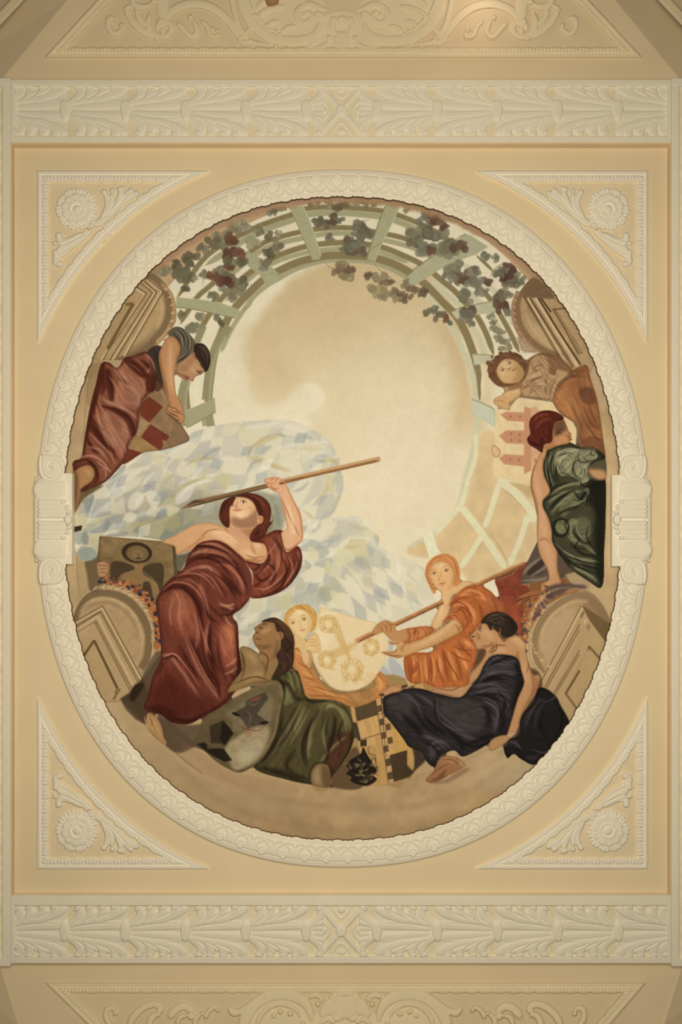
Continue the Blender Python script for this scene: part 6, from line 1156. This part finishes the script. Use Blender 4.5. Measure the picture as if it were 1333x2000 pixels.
# ---------------------------------------------------------------- scrollwork panels of the neighbouring bays
def vault_panel(top):
    x0, y0, x1, y1 = (60, -60, 1280, 122) if top else (60, 1908, 1290, 2060)
    R = Relief(x0, y0, x1, y1, 1); D0, D1, ya, yb = (6.02, 5.9, 164, 0) if top else (6.02, 5.86, 1874, 2000)
    if top:
        el = (85+(113-R.Y)*.92-R.X)*-.736; er = ((1257-(113-R.Y)*.93)-R.X)*.732; d = np.minimum(np.minimum(el, er), 113-R.Y)
    else:
        el = (87+(R.Y-1919)*1.02-R.X)*-.70; er = ((1262-(R.Y-1921)*.86)-R.X)*.758; d = np.minimum(np.minimum(el, er), R.Y-1919)
    al = np.where(np.minimum(el, er) < d+.01, R.Y*1.36, R.X); ph = np.mod(al, 27.5)/27.5; teeth = .5+.5*np.cos(2*np.pi*al/6.9); w2 = 19+2.5*np.sin(np.pi*ph)**.5
    band = np.clip(np.minimum(d-9, w2-d)/4, 0, 1); band = np.sqrt(band*(2-band))
    R.h = np.where(d > 0, np.where(d < 8, .02*np.clip(d/2, 0, 1), .006+.016*band-.006*teeth*band), 0).astype(np.float32); R.m = ((d > 0) & (d < w2)).astype(np.float32)
    B = R; R = Relief(x0, y0, x1, y1, 1)
    S1 = []
    if top:
        S1 = [("230 38 214 36 212 52 222 66 236 60 238 50", 7), ("250 12 252 30 268 52 290 68 306 74", 9), ("266 14 272 34 290 56", 7), ("256 10 246 18 248 26", 6), ("300 -30 316 0 320 30 318 44", 16), ("296 20 290 44 300 66 322 72 336 58 330 44 314 44 308 54 318 60", 8),
              ("322 44 336 22 372 8 412 14 446 40 462 64 478 84", 11), ("344 42 356 54 374 72 386 62 380 44 372 34", 7), ("390 40 404 50 412 70 428 70 424 60", 6), ("404 34 416 56", 6), ("260 -10 262 8 282 14 300 4", 8),
              ("470 -30 476 10 492 44 520 68 556 80 600 78 622 60 624 30", 14), ("452 -20 458 20 470 56 490 80", 7), ("480 -30 486 6 498 30", 6), ("498 44 478 70 470 80 510 86 540 90", 7),
              ("620 66 612 82 606 92 620 96 636 88 644 74", 8), ("640 20 622 14 606 8 592 12 580 26 586 42 602 44 610 32 602 22 594 28", 8), ("560 10 520 20 506 34 520 50", 6), ("548 40 530 44 524 56 540 60", 5), ("580 50 560 54 548 66", 5), ("500 20 520 0 560 -10 590 0", 7),
              ("668 60 662 80 668 100", 12), ("654 30 650 52 658 74", 8), ("668 10 668 40", 14)]
        MID = 669
    else:
        S1 = [("222 2010 208 1990 210 1972 222 1970 226 1980", 7), ("250 2010 262 1986 282 1968 304 1962 316 1972 308 1982", 9), ("290 2010 296 1990 312 1976", 8), ("330 1992 340 1976 358 1966 374 1974 374 1986", 10), ("346 2004 352 1988 368 1984", 6), ("400 1992 408 1976 420 1968 426 1974", 6), ("380 2010 384 1990 396 1980", 6),
              ("472 2020 480 1990 500 1962 530 1946 562 1944 590 1954 606 1976 612 2010", 15), ("448 1972 462 1978 478 1972 500 1956 520 1946", 8), ("448 1966 456 1980 472 1980", 7), ("500 2010 510 1984 530 1966 556 1962 580 1974 592 1998", 7), ("520 2000 536 1984", 8), ("540 2000 548 1976", 9), ("560 2000 568 1980", 9), ("600 1950 616 1944 630 1950 622 1962", 7), ("628 1990 640 1966 652 1950", 12),
              ("668 1996 664 1966 668 1938", 16), ("648 1988 646 1962 656 1946 664 1940", 11), ("654 1936 668 1928 682 1936", 8), ("650 1984 660 1992 668 1986", 6), ("624 2004 636 1992 650 1996", 7)]
        MID = 675
    for s, w in S1:
        p = np.array(s.split(), float).reshape(-1, 2)
        for mir in (0, 1):
            q = p.copy(); q[:, 0] = 2*MID-q[:, 0] if mir else q[:, 0]
            R.st(list(q.ravel()), w*1.55, .014 if top else .020, .003, .12, .3, w*.62)
            e = q[-1]; R.fill(E(e[0], e[1], w*.7, w*.7, 0, 12), .016 if top else .022, w*.3, .003)
    if top:
        for c_ in (560, 778): R.fill(E(c_, 20, 76, 66), .006, 12)
        R.fill("600 100 620 40 669 20 718 40 738 100 669 110", .007, 8)
    else:
        for c_ in (545, 805): R.fill(E(c_, 2010, 70, 64), .006, 10)
        R.fill("610 2020 640 1950 675 1930 710 1950 740 2020", .007, 8)
    R.m = np.where(d > 16, R.m, 0)
    root = thing('stucco_panel', 'half seen scrollwork panel %s frieze at the picture edge' % ('above the upper' if top else 'below the lower'), 'stucco panel', P(MID, 60 if top else 1960, 6), 'scrollwork panels of the neighbouring bays')
    off = P(MID, 60 if top else 1960, 6)
    for Q, nm in ((B, 'border'), (R, 'scrollwork')):
        o = Q.mesh(nm, M_VREL, root, 0, (0, 0, 0), thr=.4, local=True)
        v = np.empty(len(o.data.vertices)*3, np.float32); o.data.vertices.foreach_get('co', v); v = v.reshape(-1, 3)
        py = v[:, 1]/PXM; px = v[:, 0]/PXM; hh = -v[:, 2]
        dist = np.interp(py, [ya, yb][::1] if ya < yb else [yb, ya], [D0, D1] if ya < yb else [D1, D0])
        sl = (D1-D0)/(yb-ya); dist = D0+(py-ya)*sl-hh
        v = np.stack([(px-CX)*dist/FPX, (py-VPY)*dist/FPX, ZK+dist], 1)-np.array(off)
        o.data.vertices.foreach_set('co', v.astype(np.float32).ravel()); o.data.update()
vault_panel(True); vault_panel(False)
# the edges of the panels in the side bays, top corners
for sgn in (1, -1):
    root = thing('stucco_panel', 'diagonal bit of stucco border in the top %s corner of the picture' % ('left' if sgn > 0 else 'right'), 'stucco panel', P(20 if sgn > 0 else 1313, 20, 5.98), 'side bay panels')
    v, f = [], []
    for k, (o_, h) in enumerate(((0, 0), (0, .02), (8, .022), (10, .012), (13, .028), (18, .026), (20, .004))):
        for px, py in ((-40, 92), (60, -14)):
            a, b = px-o_*.72, py-o_*.70; D = 5.97-.0002*(a)-h-.012
            a = a if sgn > 0 else 1333-a
            v.append(np.array(P(a, b, D))-np.array(P(20 if sgn > 0 else 1313, 20, 5.98)))
    for k in range(6): f.append((2*k, 2*k+1, 2*k+3, 2*k+2) if sgn > 0 else (2*k, 2*k+2, 2*k+3, 2*k+1))
    mesh('border', v, f, M_VREL, root, False)
# small copper knob at the upper edge
root = thing('ceiling_boss', 'small round copper coloured boss on the scrollwork at the top edge', 'boss', P(531, -8, 5.86))
bm = bmesh.new(); bmesh.ops.create_uvsphere(bm, u_segments=32, v_segments=20, radius=.058); me = bpy.data.meshes.new('ball'); bm.to_mesh(me); bm.free(); me.materials.append(M_COPPER)
me.polygons.foreach_set('use_smooth', np.ones(len(me.polygons), bool)); o = bpy.data.objects.new('ball', me); COL.objects.link(o); o.parent = root
bm = bmesh.new(); bmesh.ops.create_cone(bm, cap_ends=True, segments=32, radius1=.05, radius2=.07, depth=.05); me = bpy.data.meshes.new('knob_plate'); bm.to_mesh(me); bm.free(); me.materials.append(M_COPPER); o = bpy.data.objects.new('knob_plate', me); COL.objects.link(o); o.parent = root; o.location = (0, 0, .05)
# ---------------------------------------------------------------- light and camera
def area(name, loc, size, power, col, rot=(math.pi, 0, 0)):
    l = bpy.data.lights.new(name, 'AREA'); l.shape = 'DISK'; l.size = size; l.energy = power; l.color = col
    o = bpy.data.objects.new(name, l); COL.objects.link(o); o.location = loc; o.rotation_euler = rot; return o
LC = (1, .84, .575)
area('uplighter', (wx(700), wy(990), LIGHT_Z), 3.6, LIGHT_P, LC)
l = bpy.data.lights.new('ceiling_lamp', 'POINT'); l.energy = 1.5; l.color = (1, .72, .5); l.shadow_soft_size = .06; o = bpy.data.objects.new('ceiling_lamp', l); COL.objects.link(o); o.location = P(945, -40, 5.62)
w = bpy.data.worlds.new('room_air'); scene.world = w; w.use_nodes = True; bg = w.node_tree.nodes['Background']; bg.inputs['Color'].default_value = (*LC, 1); bg.inputs['Strength'].default_value = AMB
cam = bpy.data.cameras.new('camera'); cam.sensor_fit = 'VERTICAL'; cam.sensor_height = 36; cam.lens = 36*FPX/2000; cam.shift_y = (VPY-1000)/2000; cam.clip_end = 100
co = bpy.data.objects.new('camera', cam); COL.objects.link(co); co.location = (0, 0, ZK); co.rotation_euler = (math.pi, 0, 0); scene.camera = co
scene.view_settings.view_transform = 'Standard'; scene.view_settings.look = 'None'; scene.view_settings.exposure = 0; scene.view_settings.gamma = 1; scene.view_settings.use_curve_mapping = False
